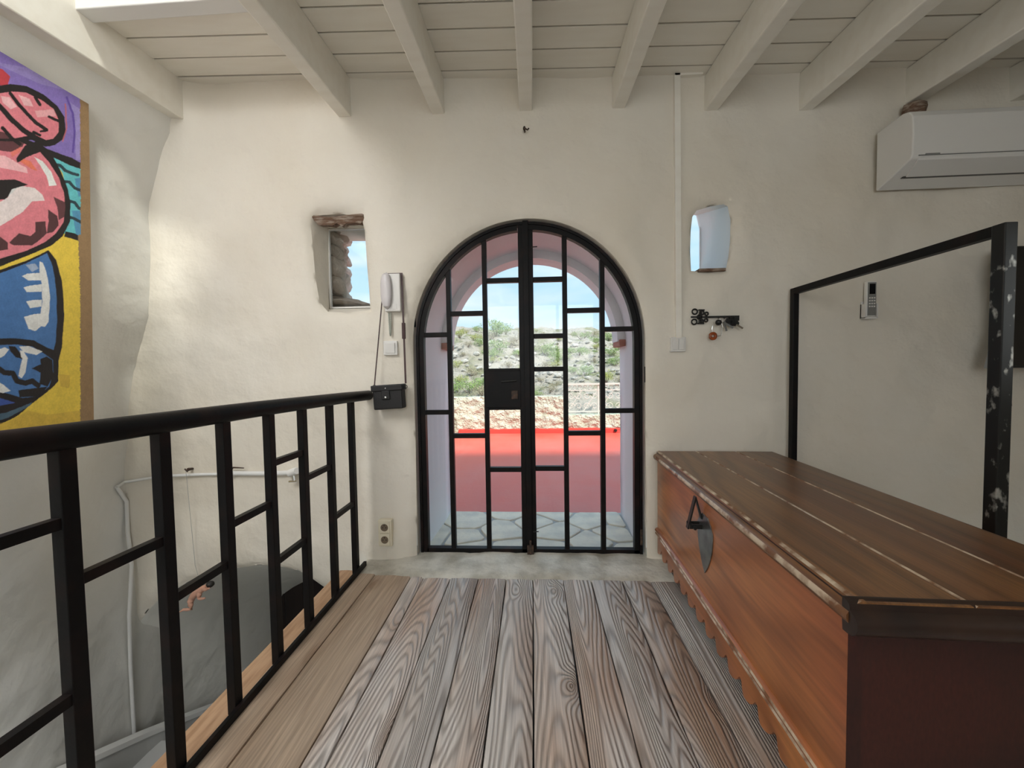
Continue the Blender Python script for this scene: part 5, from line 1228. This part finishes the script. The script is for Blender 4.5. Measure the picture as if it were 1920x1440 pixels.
# white pipe with valve on the stairwell wall
pp = empty('water_pipe', onY(240, 1000, -0.03)); tag(pp, 'white painted water pipe running along and down the stairwell wall', 'pipe')
def wy(x, z): return front_y(x, z, 1.0)
def pw(px, py, off=0.013):
    p = onY(px, py); return Vector((p.x, wy(p.x, p.z) - off, p.z))
MB().tube([pw(430, 887), pw(470, 887), pw(510, 886), pw(545, 884), pw(556, 882)], 0.014, 12).build('pipe', 'white_wood', pp, smooth=True)
clampx = lambda p: Vector((max(p.x, left_x(p.y, p.z) + 0.014), p.y, p.z))
MB().tube([clampx(pw(226, 904, 0.02)), clampx(pw(250, 899)), pw(300, 893), pw(360, 890), pw(430, 888)], 0.009, 10).build('pipe', 'white_wood', pp, smooth=True)
dn = [pw(226, 904, 0.02)] + [Vector(((p := onY(x_, y_, -0.05)).x, -0.05 if y_ < 1100 else -0.07, p.z)) for x_, y_ in ((232, 940), (240, 1000), (247, 1060), (249, 1150), (249, 1250), (248, 1330), (246, 1385))]
dn = [clampx(p) for p in dn]
MB().tube(dn, 0.010, 10).build('down_pipe', 'white_wood', pp, smooth=True)
MB().tube([pw(548, 885, 0.012), pw(549, 885, 0.012), pw(562, 880, 0.02), pw(566, 879, 0.03)], [0.018, 0.022, 0.022, 0.018], 14).build('elbow', 'white_wood', pp, smooth=True)
MB().tube([pw(560, 888, 0.03), pw(562, 897, 0.035)], 0.008, 10).tube([pw(553, 898, 0.04), pw(568, 897, 0.04)], 0.006, 8).build('valve', 'chrome', pp, smooth=True)
MB().tube([pw(432, 888), pw(440, 888)], 0.018, 12).build('collar', 'white_wood', pp, smooth=True)
MB().tube([pw(436, 880, 0.02), pw(442, 875, 0.03), pw(462, 876, 0.03)], [0.006, 0.005, 0.003], 8).build('pipe_clip', 'rust', pp, smooth=True)

# doll hanging on a thread
nl = onY(358, 880); nm_ = MB().tube([(nl.x, wy(nl.x, nl.z) + 0.01, nl.z), (nl.x, wy(nl.x, nl.z) - 0.03, nl.z + 0.004)], [0.006, 0.010], 8).tube([(nl.x - 0.006, -0.035, nl.z + 0.012), (nl.x + 0.012, -0.035, nl.z - 0.006)], 0.004, 6)
tag(nm_.build('wall_nail', 'rust'), 'rusty nail in the stairwell wall holding the thread', 'nail')
DY = -0.06
def dp(px, py, dy=0.0): p = onY(px, py, DY + dy); return p
doll = empty('hanging_doll', dp(360, 1148)); tag(doll, 'small flesh coloured doll with dark hair hanging on a thread', 'doll')
def limb(path, rr): return MB().tube(path, rr, 10)
bd = MB().tube([dp(388, 1099), dp(383, 1102), dp(376, 1106), dp(368, 1112), dp(362, 1118), dp(358, 1124)], [0.010, 0.016, 0.022, 0.022, 0.020, 0.012], 12)
bd.tube([dp(372, 1108, -0.008), dp(374, 1116, -0.012), dp(373, 1122, -0.014), dp(376, 1123, -0.02), dp(383, 1122, -0.03), dp(385, 1121, -0.03)], [0.013, 0.013, 0.009, 0.008, 0.006, 0.003], 10)
bd.tube([dp(361, 1120, 0.004), dp(357, 1128, -0.004), dp(357, 1135, -0.008), dp(358, 1142, -0.012), dp(352, 1143, -0.016), dp(344, 1143, -0.02), dp(336, 1148, -0.022)], [0.018, 0.017, 0.014, 0.010, 0.009, 0.008, 0.003], 10)
bd.tube([dp(380, 1104, -0.01), dp(386, 1106, -0.03), dp(392, 1103, -0.04)], [0.010, 0.008, 0.005], 8)
bd.tube([dp(381, 1101, 0.01), dp(374, 1096, 0.0), dp(368, 1093, -0.01)], [0.010, 0.008, 0.005], 8)
bd.ball(dp(392, 1097), 0.020, 12, 8, (1.1, 1, 0.9))
bd.build('body', 'skin', doll, smooth=True)
MB().ball(dp(394, 1095.5), 0.0215, 12, 8, (1.05, 1, 0.85)).build('hair', 'dark_hair', doll, smooth=True)
MB().tube([(nl.x, -0.034, nl.z), dp(366, 1060, 0.01), dp(378, 1104)], 0.0012, 5).build('thread', 'thread', doll)

# ================================================================== SEAT THE WALL ITEMS ON THE UNEVEN PLASTER
def seat(root, x0, x1, z0, z1):
    v = [front_y(x, z, 1.0) for x in np.linspace(x0, x1, 5) for z in np.linspace(z0, z1, 7)]
    root.location.y += min(v) * 0.7 + (sum(v) / len(v)) * 0.3
for root in [o for o in COL.objects if o.parent is None and o.name.split('.')[0] in ('light_switch', 'power_socket', 'intercom', 'remote_control', 'key_rack')]:
    seat(root, root.location.x - 0.045, root.location.x + 0.045, root.location.z - 0.06, root.location.z + 0.06)
for nm, ref in (('leather_case', 'intercom'), ('key_bunch', 'key_rack'), ('key_bunch.001', 'key_rack'), ('remote_holder', 'remote_control')):
    base_y = {'intercom': 0.0, 'key_rack': -0.012, 'remote_control': -0.02}[ref]
    bpy.data.objects[nm].location.y += bpy.data.objects[ref].location.y - base_y
cq = onY(1270, 400); seat(cc, cq.x - 0.02, cq.x + 0.02, cq.z - 0.9, cq.z + 0.5)
seat(ac, ax0, ax1, zb0, zt0)
